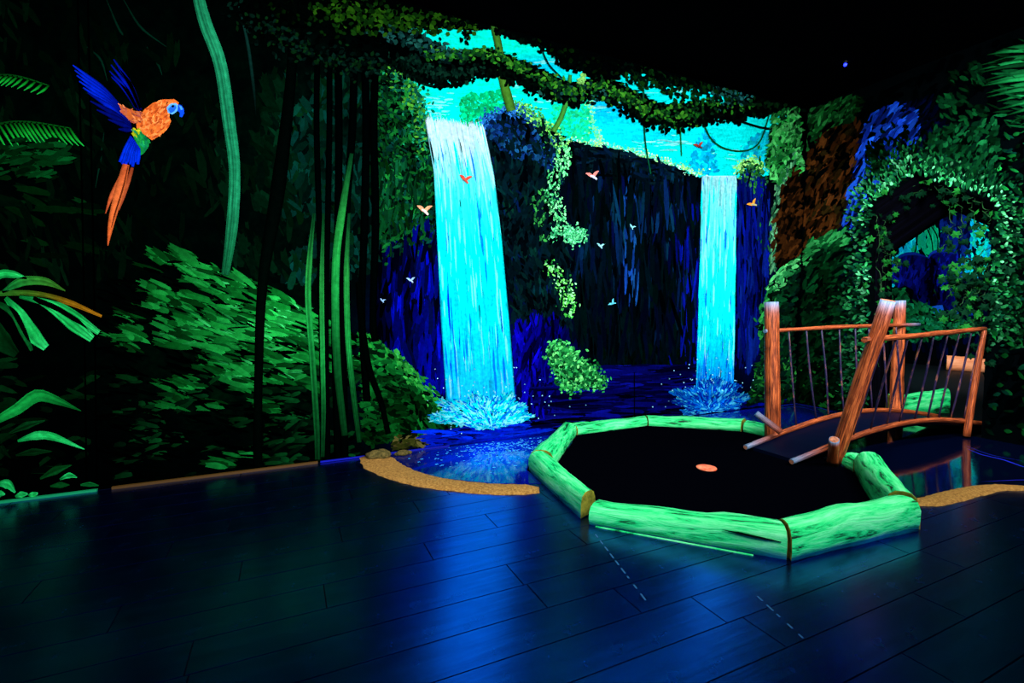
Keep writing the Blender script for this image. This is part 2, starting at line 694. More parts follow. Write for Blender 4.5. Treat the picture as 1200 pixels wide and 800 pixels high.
# ---- back wall: fine grid so that the soft ground coats of the mural can be painted on it
def seg_sky():
    top1 = [(464, 75), (484, 87), (502, 93), (526, 96), (550, 88), (568, 85), (592, 85), (610, 96), (628, 106), (649, 111), (670, 117), (688, 111), (700, 104)]
    top2 = [(702, 108), (720, 120), (738, 132), (759, 141), (780, 145), (804, 145), (822, 141), (840, 136), (858, 139), (876, 133), (894, 132), (915, 130), (926, 126)]
    low = [(926, 150), (905, 185), (895, 205), (862, 207), (820, 207), (800, 196), (760, 183), (700, 171), (668, 163), (655, 150), (600, 142), (570, 155), (540, 150), (498, 142), (492, 120), (478, 100)]
    return top1 + top2 + low


SKY = seg_sky()
HOLE_A = [(487, 32), (505, 36), (526, 33), (550, 38), (574, 35), (595, 45), (616, 54), (634, 58), (661, 78), (682, 87), (682, 92), (670, 96), (655, 90), (634, 78), (616, 69), (595, 60), (574, 56), (544, 57), (520, 57), (502, 50), (487, 39)]
HOLE_B = [(726, 93), (744, 84), (759, 90), (774, 99), (795, 99), (816, 105), (840, 111), (855, 110), (867, 114), (864, 121), (846, 124), (828, 118), (807, 120), (789, 121), (768, 117), (750, 105), (732, 99)]


def sky_col(x, y):
    xs = [440, 520, 600, 700, 780, 860, 940]
    cs = np.array([(0, 212, 170), (0, 224, 200), (0, 226, 190), (0, 216, 206), (0, 226, 220), (0, 226, 224), (0, 205, 190)], float)
    c = np.stack([np.interp(x, xs, cs[:, k]) for k in range(3)], -1)
    b = gau(x, y, 715, 125, 34, 22) + 0.8 * gau(x, y, 625, 78, 45, 12) + 0.5 * gau(x, y, 760, 160, 40, 10)
    b = np.clip(b, 0, 1)[..., None]
    return c * (1 - b) + np.array([0, 172, 222.0]) * b


gx = np.linspace(LX, RX, 560)
gz = np.linspace(0, CZ, 240)
GX, GZ = np.meshgrid(gx, gz, indexing='ij')
GP = np.stack([GX, np.full_like(GX, BY), GZ], -1).reshape(-1, 3)
pp = project(GP)
PX, PY = pp[:, 0], pp[:, 1]
col = np.tile(np.array([1.0, 5.0, 6.0]), (len(PX), 1))


def wash(c, a):
    global col
    a = np.clip(a, 0, 1)[:, None]
    col = col * (1 - a) + np.asarray(c, float) * a


nz = noise2(PX, PY, 14, 1) * 0.6 + noise2(PX, PY, 5, 2) * 0.4
wash((0, 26, 12), gau(PX, PY, 150, 130, 260, 170) * nz * 1.0)
wash((0, 40, 28), gau(PX, PY, 380, 180, 70, 110) * nz * 1.1)
wash((0, 45, 16), gau(PX, PY, 320, 430, 200, 110) * nz * 1.0)
wash((4, 12, 40), gau(PX, PY, 730, 290, 110, 130) * 1.0)
wash((3, 20, 34), gau(PX, PY, 620, 250, 50, 130) * 1.0)
wash((0, 4, 140), gau(PX, PY, 482, 420, 52, 95) * 0.9 * (0.5 + 0.6 * noise2(PX * 2.2, PY * 0.6, 20, 3)))
wash((6, 0, 175), gau(PX, PY, 632, 435, 42, 75) * 0.95)
wash((0, 6, 175), gau(PX, PY, 800, 420, 30, 85) * 0.95)
wash((0, 10, 135), gau(PX, PY, 880, 330, 24, 110) * 0.9)
wash((3, 4, 75), (gau(PX, PY, 735, 468, 100, 36) > 0.15) * (PY > 430) * 0.9)
wash((0, 20, 190), gau(PX, PY, 580, 510, 60, 22))
insky = inpoly(PX, PY, SKY) | inpoly(PX, PY, HOLE_A) | inpoly(PX, PY, HOLE_B)
sk = sky_col(PX, PY)
col[insky] = sk[insky]
me = bpy.data.meshes.new('wall_back')
nx_, nz_ = len(gx), len(gz)
i, j = np.meshgrid(np.arange(nx_ - 1), np.arange(nz_ - 1), indexing='ij')
a = (i * nz_ + j).ravel()
q = np.stack([a, a + nz_, a + nz_ + 1, a + 1], 1)
me.vertices.add(len(GP))
me.vertices.foreach_set('co', GP.astype(np.float32).ravel())
me.loops.add(q.size)
me.loops.foreach_set('vertex_index', q.astype(np.int32).ravel())
me.polygons.add(len(q))
me.polygons.foreach_set('loop_start', (np.arange(len(q)) * 4).astype(np.int32))
me.polygons.foreach_set('loop_total', np.full(len(q), 4, np.int32))
me.update(calc_edges=True)
set_attr(me, 'paint', 'FLOAT_COLOR', np.concatenate([tone(lin1(col)), np.ones((len(col), 1))], 1))
wall_back = struct(link('wall_back', me, 'paint'))

PI = math.pi
# ---- sky
P = Paint('back')
for poly, n in ((SKY, 1700), (HOLE_A, 260), (HOLE_B, 200)):
    x, y = scatter(poly, n)
    c = lin1(sky_col(x, y)) * rng.uniform(0.82, 1.1, (n, 1))
    P.daubs(x, y, rng.normal(0.02, 0.12, n), rng.uniform(8, 26, n), rng.uniform(1.5, 3.6, n), c, 'brush')
for cx, cy, rx, ry, n in ((510, 128, 10, 9, 40), (785, 168, 22, 5, 40), (700, 118, 22, 7, 26), (880, 182, 20, 8, 26), (640, 72, 20, 5, 20), (590, 120, 40, 12, 22), (800, 106, 20, 4, 20)):
    x, y = rng.normal(cx, rx, n), rng.normal(cy, ry, n)
    k = inpoly(x, y, SKY) | inpoly(x, y, HOLE_A) | inpoly(x, y, HOLE_B)
    x, y = x[k], y[k]
    n = len(x)
    P.daubs(x, y, rng.normal(0.05, 0.1, n), rng.uniform(8, 22, n), rng.uniform(1, 2.2, n), lin1([(120, 235, 235)]) * rng.uniform(0.5, 1, (n, 1)), 'brush')
P.build('painted_sky', wall_back, 'turquoise sky painted between the leafy branches', True)

# ---- far trees against the sky
P = Paint('back')
P.field([(538, 150), (540, 118), (550, 108), (562, 112), (580, 104), (596, 108), (600, 150)], 420, 0, 1.5, (3, 8), (2, 5), [(0, 170, 100), (0, 190, 120), (10, 150, 80)], shape='leaf')
P.field([(640, 150), (648, 125), (665, 112), (688, 116), (694, 150), (690, 166), (668, 162)], 300, 0, 1.5, (3, 8), (2, 5), [(10, 210, 130), (20, 190, 120), (0, 200, 160)], shape='leaf')
P.along([(690, 118), (692, 135), (698, 155), (706, 168)], (3, 4), 60, 0, 1.5, (2, 5), (2, 4), [(140, 235, 130), (90, 230, 140)], 'round')
P.field([(808, 196), (815, 165), (828, 152), (836, 165), (842, 200), (822, 206)], 120, 0, 1.5, (4, 9), (3, 6), [(0, 160, 215), (0, 175, 220), (0, 150, 190)], shape='leaf')
P.field([(868, 185), (880, 160), (905, 150), (925, 155), (905, 190), (895, 205)], 170, 0, 1.5, (4, 9), (3, 6), [(0, 150, 190), (0, 170, 180), (0, 180, 200)], shape='leaf')
P.along([(674, 164), (700, 169), (740, 178), (770, 187), (800, 197), (820, 203)], (5, 2.2), 330, 0, 1.5, (2, 5), (1.5, 3.5), [(150, 230, 110), (90, 210, 130), (170, 250, 200), (60, 190, 150)], 'round')
P.build('painted_distant_trees', wall_back, 'pale green treetops painted along the skyline', True)

# ---- cliffs
P = Paint('back')
CL_R = [(668, 163), (700, 171), (760, 184), (800, 197), (822, 208), (819, 300), (816, 430), (700, 432), (668, 400), (664, 300)]
P.field(CL_R, 2600, PI / 2, 0.12, (22, 60), (2.5, 7), [(1, 6, 12), (2, 14, 22), (3, 22, 34), (2, 10, 40), (0, 26, 26)], shape='brush', inside=True)
P.field(CL_R, 1500, PI / 2, 0.10, (20, 55), (2, 5), [(8, 40, 100), (10, 60, 120), (4, 20, 90), (10, 70, 100)], lambda x, y: noise2(x, y * 0.22, 11, 4) * (0.45 + 0.75 * gau(x, y, 735, 260, 16, 70) + 0.5 * gau(x, y, 770, 250, 40, 60)), 0.34, inside=True)
P.field([(730, 225), (745, 225), (748, 340), (736, 350), (728, 300)], 90, PI / 2, 0.06, (18, 40), (2, 4), [(20, 80, 150), (15, 60, 150), (10, 50, 120)])
P.field([(790, 240), (820, 225), (817, 430), (800, 440), (790, 360)], 330, PI / 2, 0.06, (20, 50), (2, 4), [(0, 14, 130), (5, 20, 150), (0, 8, 90)], inside=True)
P.field([(672, 168), (740, 180), (800, 200), (795, 222), (700, 205), (670, 200)], 330, 0.2, 0.35, (10, 24), (2, 5), [(2, 18, 30), (4, 30, 60), (1, 8, 14), (10, 40, 50)])
P.field([(700, 405), (815, 400), (815, 432), (700, 434)], 160, PI / 2, 0.3, (8, 20), (3, 6), [(2, 26, 14), (1, 14, 14), (2, 20, 30)])
# right of the second fall
CL_RR = [(862, 208), (880, 195), (903, 215), (903, 300), (893, 400), (880, 440), (859, 430)]
P.field(CL_RR, 1100, PI / 2, 0.08, (20, 55), (2, 4.5), [(0, 10, 100), (3, 16, 130), (0, 6, 60), (6, 30, 120), (0, 4, 30)], inside=True)
P.field([(863, 205), (868, 192), (880, 186), (892, 195), (900, 215), (880, 230)], 190, 0, 1.5, (3, 7), (2, 4), [(10, 60, 30), (60, 140, 60), (20, 90, 50)], shape='leaf')
P.along([(864, 200), (872, 190), (884, 188), (893, 197)], (3, 2.5), 90, 0, 1.5, (2, 5), (1.5, 3.5), [(150, 220, 110), (110, 200, 90)], 'round')
P.along([(886, 215), (890, 250), (895, 300)], (5, 20), 90, PI / 2, 0.4, (4, 10), (2, 4), [(10, 90, 30), (30, 120, 30)], 'leaf')
P.build('painted_cliff', wall_back, 'dark cliff with blue streaks painted between the two waterfalls', True)

P = Paint('back')
CL_C = [(562, 155), (575, 138), (598, 130), (625, 140), (655, 160), (662, 185), (652, 230), (660, 270), (668, 320), (668, 380), (640, 402), (610, 395), (602, 380), (594, 300), (582, 220), (572, 165)]
P.field(CL_C, 1500, lambda x, y: PI / 2 + 0.35 * np.sin(y / 30.0), 0.4, (7, 20), (3, 7), [(2, 10, 16), (3, 26, 36), (4, 34, 44), (1, 6, 14), (5, 40, 40)], shape='leaf')
P.field(CL_C, 420, lambda x, y: PI / 2 - 0.35 + 0.3 * np.sin(y / 23.0), 0.3, (10, 26), (2, 4), [(6, 60, 60), (4, 44, 60), (10, 70, 50), (4, 30, 80)], lambda x, y: noise2(x, y, 16, 5), 0.5)
P.field([(566, 160), (572, 140), (600, 130), (630, 142), (655, 165), (650, 200), (600, 185)], 520, 0, 1.5, (3, 9), (3, 6), [(4, 30, 70), (10, 50, 120), (4, 20, 50), (20, 80, 130)], shape='round')
P.along([(566, 150), (578, 136), (600, 130), (618, 136)], (5, 4), 170, 0, 1.5, (3, 6), (2, 5), [(20, 90, 160), (40, 110, 190), (10, 60, 140)], 'round')
P.along([(606, 126), (625, 138), (645, 155), (652, 172)], (5, 5), 330, 0.6, 1.0, (2.5, 6), (2, 4), [(80, 170, 60), (130, 215, 90), (50, 150, 60), (30, 120, 90)], 'round')
P.along([(658, 172), (660, 190), (650, 205), (646, 225), (650, 245), (656, 262)], (4, 6), 420, PI / 2, 0.6, (3, 7), (2, 4), [(50, 170, 90), (90, 215, 130), (130, 235, 150), (20, 110, 60)], 'round')
P.along([(630, 230), (636, 255), (640, 280)], (5, 8), 130, PI / 2, 0.5, (4, 9), (2, 4), [(30, 110, 50), (50, 150, 60)], 'leaf')
P.along([(648, 274), (662, 272), (678, 275), (668, 281)], (5, 4), 210, 0, 1.5, (2.5, 6), (2, 4), [(70, 190, 120), (110, 225, 150), (40, 150, 90)], 'round')
P.along([(646, 312), (656, 328), (664, 348), (668, 365)], (4, 5), 340, 1.1, 0.8, (2.5, 6), (2, 4), [(60, 180, 60), (110, 220, 90), (30, 130, 50), (140, 235, 150)], 'round')
P.build('painted_rock', wall_back, 'blue green rock with bright moss painted beside the big waterfall', True)

# ---- leafy slope left of the big fall, forest behind the trunks
P = Paint('back')
HILL = [(440, 85), (460, 80), (480, 92), (492, 112), (500, 145), (507, 200), (510, 260), (505, 300), (470, 300), (440, 320)]
P.field(HILL, 1700, lambda x, y: 0.9 + (y - 80) / 300.0, 0.8, (4, 11), (2, 5), [(2, 40, 18), (6, 70, 26), (14, 100, 34), (4, 60, 50), (1, 16, 10)], lambda x, y: 0.45 + 1.5 * noise2(x, y, 16, 6), None, 'leaf')
P.along([(462, 84), (478, 100), (488, 120), (494, 145), (497, 170)], (7, 8), 520, 0.8, 1.0, (3, 7), (2, 4), [(40, 130, 40), (20, 140, 90), (70, 150, 40), (10, 110, 80)], 'leaf')
P.field([(440, 195), (505, 200), (508, 250), (480, 270), (470, 300), (440, 285)], 420, PI / 2, 0.2, (14, 34), (2, 5), [(4, 70, 30), (10, 90, 50), (2, 36, 20), (6, 60, 14)], lambda x, y: noise2(x, y, 12, 7) * 1.4, 0.5)
P.field([(505, 270), (512, 300), (517, 440), (480, 430), (440, 380), (440, 300)], 520, PI / 2 + 0.05, 0.14, (20, 60), (3, 8), [(1, 4, 16), (2, 8, 60), (0, 6, 110), (1, 2, 30)], lambda x, y: 0.5 + 0.9 * (x - 440) / 70.0)
P.field([(455, 330), (517, 300), (519, 455), (490, 450), (465, 425)], 330, PI / 2, 0.14, (16, 50), (2, 6), [(0, 6, 150), (4, 10, 175), (0, 4, 100)], lambda x, y: 0.2 + 1.2 * noise2(x, y * .4, 9, 2))
P.build('painted_leafy_slope', wall_back, 'green leafy slope painted left of the big waterfall', True)

P = Paint('back')
P.field([(335, 85), (440, 85), (442, 300), (420, 330), (330, 330)], 900, PI / 2, 0.5, (8, 26), (4, 10), [(2, 46, 34), (3, 60, 44), (1, 24, 20), (4, 70, 60), (2, 50, 20)], lambda x, y: noise2(x, y, 22, 3) * 1.3, 0.5)
P.field([(250, 100), (340, 90), (340, 330), (270, 310)], 420, 1.2, 0.4, (14, 40), (5, 12), [(1, 34, 16), (2, 44, 22), (1, 22, 14)], lambda x, y: noise2(x, y, 26, 5) * 1.3, 0.55)
P.field([(-480, -140), (260, -140), (270, 300), (120, 330), (-480, 330)], 1500, 1.35, 0.4, (16, 46), (4, 10), [(1, 26, 12), (2, 36, 16), (1, 16, 8)], lambda x, y: noise2(x, y, 34, 4) * 1.25, 0.52)
P.field([(-480, 150), (110, 150), (120, 320), (-480, 330)], 330, 0.25, 0.2, (24, 60), (5, 10), [(1, 34, 14), (4, 60, 20), (1, 20, 10)], lambda x, y: noise2(x, y, 24, 6) * 1.2, 0.55)
for pts in ([(145, 0), (165, 32), (195, 55)], [(125, 0), (140, 35), (150, 45)], [(172, 55), (185, 75), (190, 88)], [(102, 55), (118, 70), (126, 95)], [(122, 155), (118, 185), (112, 220)]):
    P.ribbon(pts, [1, 3, 0.6], [(2, 50, 34), (4, 60, 40)], 10)
P.build('painted_dark_forest', wall_back, 'dim jungle undergrowth painted behind the parrot', True)

# ---- green mound
P = Paint('back')
MOUND = [(120, 330), (190, 285), (240, 305), (330, 345), (400, 385), (425, 400), (440, 520), (430, 545), (130, 572), (110, 500)]
dens = lambda x, y: (0.22 + 0.95 * noise2(x + y * 0.5, y * 1.9, 22, 1)) * (0.45 + 0.75 * gau(x, y, 320, 370, 120, 80))
P.field(MOUND, 2600, lambda x, y: 0.42 - (y - 300) / 900.0, 0.16, (12, 40), (3, 8), [(8, 112, 34), (18, 146, 50), (4, 74, 24), (28, 168, 64)], dens, 0.50, tip=0.2)
P.field(MOUND, 1500, lambda x, y: 0.42 - (y - 300) / 900.0, 0.2, (9, 26), (1.2, 3), [(24, 165, 60), (54, 198, 98), (12, 120, 46)], dens, 0.56, tip=0.3)
P.field(MOUND, 1700, lambda x, y: 0.40 - (y - 300) / 900.0, 0.18, (10, 32), (1.6, 5), [(0, 3, 3), (0, 8, 5), (1, 20, 8)], lambda x, y: noise2(x + y * .5, y * 1.9, 15, 2), 0.52)
P.field([(130, 430), (430, 430), (425, 540), (140, 566)], 420, lambda x, y: -0.1 - (x - 150) / 1500, 0.3, (9, 30), (3, 7), [(3, 56, 22), (6, 76, 28), (2, 40, 18)], lambda x, y: noise2(x, y * 1.6, 19, 5) * 1.25, 0.66, tip=.3)
P.field([(-480, 420), (110, 420), (110, 560), (-480, 690)], 520, -0.05, 0.3, (14, 40), (4, 10), [(2, 40, 16), (4, 60, 22), (1, 20, 10)], lambda x, y: noise2(x, y, 30, 2) * 1.2, 0.5)
P.build('painted_mound', wall_back, 'green mossy mound painted in broad slanting strokes', True)

P = Paint('back')
ROCK = [(424, 395), (436, 396), (450, 408), (470, 424), (481, 440), (498, 458), (515, 475), (529, 492), (534, 501), (518, 508), (480, 512), (440, 520), (428, 520)]
P.poly(ROCK, (2, 30, 12), 0)
P.field(ROCK, 900, lambda x, y: 0.6 + 0.5 * np.sin(x / 19.0), 0.5, (6, 18), (3, 6), [(8, 95, 32), (3, 50, 18), (14, 120, 40), (2, 24, 10)], lambda x, y: 0.2 + 1.2 * noise2(x, y, 13, 5) * np.clip(1.5 - (y - 400) / 130.0, 0.35, 1.3))
P.along([(430, 396), (450, 410), (470, 426), (482, 442), (500, 460), (520, 482)], (4, 4), 260, 0.8, 0.4, (4, 10), (2, 4), [(30, 140, 44), (50, 165, 60), (20, 110, 36)], 'brush')
P.field([(458, 512), (498, 506), (505, 512), (500, 520), (464, 526)], 110, -0.1, 0.4, (6, 14), (3, 5), [(70, 74, 24), (40, 50, 14), (110, 100, 50), (14, 20, 8)], shape='round')
P.build('painted_mossy_boulder', wall_back, 'rounded mossy boulder painted at the foot of the big waterfall', True)

# ---- painted river
P = Paint('back')
P.field([(640, 440), (700, 430), (815, 428), (830, 480), (815, 500), (640, 512)], 800, -0.03, 0.07, (22, 70), (2, 5), [(2, 2, 50), (4, 8, 110), (3, 3, 80), (8, 14, 150), (1, 2, 26)], lambda x, y: 0.3 + 1.1 * noise2(x * .3, y, 5, 2))
P.field([(500, 505), (640, 492), (650, 520), (500, 535)], 240, -0.05, 0.1, (12, 40), (2, 4), [(0, 20, 170), (0, 40, 210), (2, 8, 90)])
P.field([(858, 470), (936, 465), (936, 490), (858, 492)], 160, 0, 0.1, (12, 40), (2, 4), [(0, 8, 100), (2, 6, 60), (0, 14, 140)])
P.field([(602, 385), (650, 375), (668, 420), (655, 470), (640, 490), (604, 470)], 520, PI / 2 + .1, .25, (12, 34), (2, 5), [(4, 2, 150), (8, 4, 180), (2, 2, 90), (3, 2, 60)], lambda x, y: (.3 + noise2(x, y * .5, 9, 6)) * np.clip(1.3 - (x - 605) / 60, .25, 1.1))
P.build('painted_river', wall_back, 'dark blue river painted between the two waterfalls', True)


# ---- waterfalls
def waterfall(name, label, left, right, n, stops, splash, nsp, spc):
    P = Paint('back')
    Lq, Rq = np.array(left, float), np.array(right, float)
    y0, y1 = (Lq[0, 1] + Rq[0, 1]) / 2, (Lq[-1, 1] + Rq[-1, 1]) / 2

    def pos(s, t):
        tt = np.linspace(0, 1, len(Lq))
        l = np.stack([np.interp(t, tt, Lq[:, k]) for k in (0, 1)], -1)
        r = np.stack([np.interp(t, tt, Rq[:, k]) for k in (0, 1)], -1)
        return l * (1 - s[..., None]) + r * s[..., None]

    def colr(s, t):
        ts = [a[0] for a in stops]
        return np.stack([np.interp(t, ts, [a[1][k] for a in stops]) for k in range(3)], -1)
    ns, nt_ = 15, 40
    S, T = np.meshgrid(np.linspace(0, 1, ns), np.linspace(0, 1, nt_), indexing='ij')
    px = pos(S, T).reshape(-1, 2)
    p3 = P.to3d(px, np.full(len(px), P.base))
    ii, jj = np.meshgrid(np.arange(ns - 1), np.arange(nt_ - 1), indexing='ij')
    a = (ii * nt_ + jj).ravel()
    qd = np.stack([a, a + nt_, a + nt_ + 1, a + 1], 1)
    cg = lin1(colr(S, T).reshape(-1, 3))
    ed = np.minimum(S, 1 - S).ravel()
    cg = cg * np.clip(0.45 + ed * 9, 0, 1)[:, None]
    P.V.append(p3)
    P.Cc.append(cg)
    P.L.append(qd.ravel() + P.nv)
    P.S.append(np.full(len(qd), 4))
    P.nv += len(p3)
    s, t = rng.uniform(0.02, 0.98, n), rng.uniform(0.02, 0.97, n)
    q1 = pos(s, np.clip(t - .01, 0, 1))
    q2 = pos(s, np.clip(t + .01, 0, 1))
    an = np.arctan2(q2[:, 1] - q1[:, 1], q2[:, 0] - q1[:, 0])
    c = colr(s, t)
    kind = rng.random(n)
    st = noise2(s * 100, t * 14, 7, 4)
    c = np.where((kind < 0.40)[:, None], c * rng.uniform(0.85, 1.05, (n, 1)), c)
    wh = (kind > 0.72) & (rng.random(n) < 0.75 - 0.5 * t)
    c = np.where(wh[:, None], c * 0.4 + np.array([158, 208, 216]) * 0.6, c)
    cy_ = (kind > 0.40) & (kind < 0.45) & (t < 0.4)
    c = np.where(cy_[:, None], np.array([0, 218, 216]), c)
    bl = (kind > 0.45) & (kind < 0.72) & (st > 0.48) & (rng.random(n) < 0.3 + 0.6 * t)
    c = np.where(bl[:, None], np.array([0, 90, 215]) * 0.8 + c * 0.2, c)
    bl2 = bl & (rng.random(n) < .35)
    c = np.where(bl2[:, None], np.array([0, 50, 200]), c)
    q = pos(s, t)
    H_ = (y1 - y0)
    sl = np.minimum(rng.uniform(0.07, 0.22, n), 2 * np.minimum(t, 1 - t) + .004)
    P.daubs(q[:, 0], q[:, 1], an, sl * H_, rng.uniform(1.0, 3.0, n), lin1(c), 'fibre', 0.1)
    o = P.build(name, wall_back, label)
    P = Paint('back')
    cx, cy, rx, ry = splash
    m = nsp
    th = rng.uniform(-PI, PI, m)
    rr = np.sqrt(rng.random(m))
    rr = rr * (0.62 + 0.62 * noise2(th * 9 + cx, rr * 0 + 3, 3, 6))
    x = cx + rx * rr * np.cos(th)
    y = cy + ry * rr * np.sin(th) * np.where(np.sin(th) < 0, 1.0, 0.75)
    an = np.arctan2((y - cy - 0.6 * ry) * 1.0, (x - cx)) + rng.normal(0, 0.35, m)
    k = rng.random(m)
    cc = np.where((k < spc[3])[:, None], np.array(spc[0]), np.where((k < spc[4])[:, None], np.array(spc[1]), np.array(spc[2])))
    fade = np.clip(1.25 - rr * 0.6, 0.3, 1)[:, None]
    od = np.argsort(-rr + rng.normal(0, 0.25, m))
    P.daubs(x[od], y[od], an[od], rng.uniform(4, 12, m), rng.uniform(1.0, 2.8, m), (lin1(cc) * fade * rng.uniform(.7, 1.1, (m, 1)))[od], 'brush', 0.2)
    m2 = 90
    x, y = rng.normal(cx, rx * 0.75, m2), cy - ry * 0.7 + rng.normal(0, ry * 0.8, m2)
    P.daubs(x, y, x * 0, np.full(m2, 1.6), np.full(m2, 1.5), lin1([(150, 220, 255)]) * rng.uniform(.4, 1, (m2, 1)), 'round')
    P.build('splash', o, 'foaming splash at the foot of the painted waterfall', True)
    return o


waterfall('painted_waterfall', 'tall wide cyan waterfall painted left of the dark cliff',
          [(498, 140), (508, 200), (512, 280), (517, 380), (523, 470)], [(568, 152), (579, 205), (588, 280), (597, 380), (604, 470)], 1500,
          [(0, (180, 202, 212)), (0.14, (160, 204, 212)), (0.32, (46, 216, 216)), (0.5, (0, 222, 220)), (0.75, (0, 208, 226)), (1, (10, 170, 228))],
          (575, 486, 60, 24), 2800, [(0, 225, 245), (120, 245, 250), (0, 120, 235), 0.45, 0.72])
waterfall('painted_waterfall', 'narrow cyan waterfall painted near the corner of the room',
          [(822, 206), (820, 300), (817, 400), (815, 458)], [(863, 206), (862, 300), (861, 400), (859, 458)], 800,
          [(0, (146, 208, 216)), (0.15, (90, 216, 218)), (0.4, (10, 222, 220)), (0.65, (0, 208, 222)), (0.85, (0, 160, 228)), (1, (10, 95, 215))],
          (832, 468, 42, 22), 1700, [(0, 110, 225), (60, 190, 245), (0, 50, 190), 0.4, 0.62])

# ---- bush on the river bank
P = Paint('back')
BUSH = [(642, 415), (650, 404), (665, 408), (676, 420), (694, 432), (706, 446), (700, 452), (668, 456), (655, 445)]
P.field(BUSH, 520, 0, 1.5, (3, 7), (2, 5), [(14, 110, 50), (6, 60, 30), (40, 160, 70)], shape='round')
P.field(BUSH, 420, -0.6, 1.0, (2.5, 6), (1.5, 3), [(60, 190, 100), (120, 230, 120), (40, 150, 70)], shape='leaf', cond=lambda x, y: rng.random(len(x)) < 0.8)
P.along(BUSH + BUSH[:1], (3.5, 3.5), 420, -0.6, 1.0, (2.5, 5.5), (1.5, 3.2), [(40, 160, 70), (80, 205, 100), (14, 100, 44)], 'leaf')
P.build('painted_bush', wall_back, 'small bright green bush painted on the river bank', True)

# ---- trunks and lianas
def trunk(label, pts, widths, cols, n=24, name='painted_trunk', edge=0.35, streak=0):
    P = Paint('back')
    P.ribbon(pts, widths, cols, n, edge, streak=streak)
    return P.build(name, wall_back, label)


trunk('dark slanting tree trunk painted on the green mound', [(346, -30), (341, 90), (326, 220), (308, 330), (303, 440), (302, 544)], [10, 12, 18, 12, 10, 11], [(2, 12, 8), (2, 14, 10), (3, 20, 12), (2, 16, 8)])
for xs, wd in (((372, 371, 374, 376, 380), 7), ((386, 386, 384, 382, 384), 7), ((396, 397, 396, 392, 396), 9), ((415, 413, 405, 402, 404), 9), ((427, 429, 427, 424, 430), 9), ((440, 438, 440, 437, 440), 9)):
    bot = 538 if xs[0] < 420 else (470 if xs[0] < 430 else 400)
    trunk(None, [(xs[0], 60), (xs[1], 150), (xs[2], 260), (xs[3], 370), (xs[4], bot)], [wd, wd, wd, wd * .9, wd], [(0, 6, 7), (1, 10, 10), (2, 12, 8)])
trunk('dark bent branch painted over the mossy boulder', [(420, 330), (424, 380), (432, 430), (446, 470), (455, 508)], [7, 8, 8, 7, 6], [(1, 10, 6), (2, 14, 8)])
for pts, wd in (([(368, 250), (363, 300), (361, 350), (366, 420), (371, 500), (372, 538)], 7), ([(379, 250), (377, 330), (378, 420), (379, 480), (378, 535)], 5.5),
                ([(412, 180), (402, 240), (394, 300), (393, 370), (396, 440), (404, 510)], 9), ([(409, 250), (406, 320), (408, 400), (414, 460), (421, 518)], 6.5)):
    trunk(None, pts, [wd * .5, wd, wd, wd, wd * .8], [(8, 70, 34), (36, 150, 60), (28, 165, 68), (14, 100, 40), (8, 70, 28)], 30, 'painted_vine', 0.4, 1)
trunk('long pale green hanging vine painted near the parrot', [(226, -30), (240, 25), (258, 75), (268, 140), (275, 200), (272, 265), (264, 322)], [12, 15, 15, 15, 13, 14, 9], [(24, 130, 84), (34, 160, 106), (26, 140, 92), (28, 146, 94), (18, 110, 62)], 40, 'painted_vine', 0.5, 3)
trunk('thin grey green vine painted right of the long vine', [(280, 8), (290, 50), (297, 100), (300, 136)], [1.5, 4, 4, 1], [(20, 70, 60), (16, 60, 52), (4, 24, 20)], 20, 'painted_vine')
for x0 in (90, 102):
    trunk(None, [(x0, -60), (x0 + 8, 300), (x0 + 12, 570)], [2, 2, 2], [(0, 1, 2)], 6, 'panel_seam')
trunk(None, [(743, 436), (743, 500)], [1, 1], [(0, 2, 20)], 4, 'panel_seam')

# ---- canopy
trunk('olive tree stem painted under the leafy branch', [(578, 30), (584, 55), (588, 88), (594, 112), (599, 130)], [8, 9, 10, 11, 11], [(60, 120, 40), (80, 140, 40), (70, 130, 40)], 16)
trunk('thin olive stem painted above the dark cliff', [(668, 88), (664, 116), (657, 138), (648, 154)], [4, 6, 6, 6], [(60, 150, 60), (70, 150, 50)], 16)
for pts, wd, cl in (([(470, 82), (486, 94), (512, 102), (538, 98), (557, 88)], 3.2, (4, 46, 34)), ([(822, 141), (832, 162), (848, 174), (872, 177), (890, 166), (901, 134)], 2, (10, 90, 50)),
                    ([(854, 136), (872, 144), (900, 151), (922, 147), (936, 139)], 2.6, (2, 26, 30)), ([(753, 92), (754, 140), (756, 170), (762, 204)], 2, (10, 90, 60)),
                    ([(796, 128), (797, 160), (798, 183)], 1.6, (20, 120, 60)), ([(632, 52), (642, 75), (658, 92)], 2.2, (4, 60, 60)), ([(793, 125), (793, 158)], 1.8, (20, 110, 50))):
    trunk(None, pts, [wd, wd, wd * .8], [cl], 18, 'painted_liana', 0.7)

P = Paint('back')
DK = [(0, 10, 8), (1, 18, 12), (0, 6, 6), (2, 24, 14)]
GR = [(22, 90, 24), (40, 120, 28), (14, 70, 30), (60, 135, 34), (10, 54, 26)]
GL = [(10, 50, 44), (24, 80, 76), (6, 36, 36), (30, 90, 80)]
UP = [(10, 44, 10), (16, 60, 14), (6, 30, 12), (24, 70, 16)]
low1 = SKY[:13]
low2 = SKY[13:26]
br1 = [(455, 52), (487, 50), (515, 68), (545, 72), (580, 72), (610, 80), (640, 95), (668, 106), (690, 100)]
br2 = [(702, 98), (730, 112), (760, 128), (790, 133), (820, 130), (850, 128), (880, 122), (925, 118)]
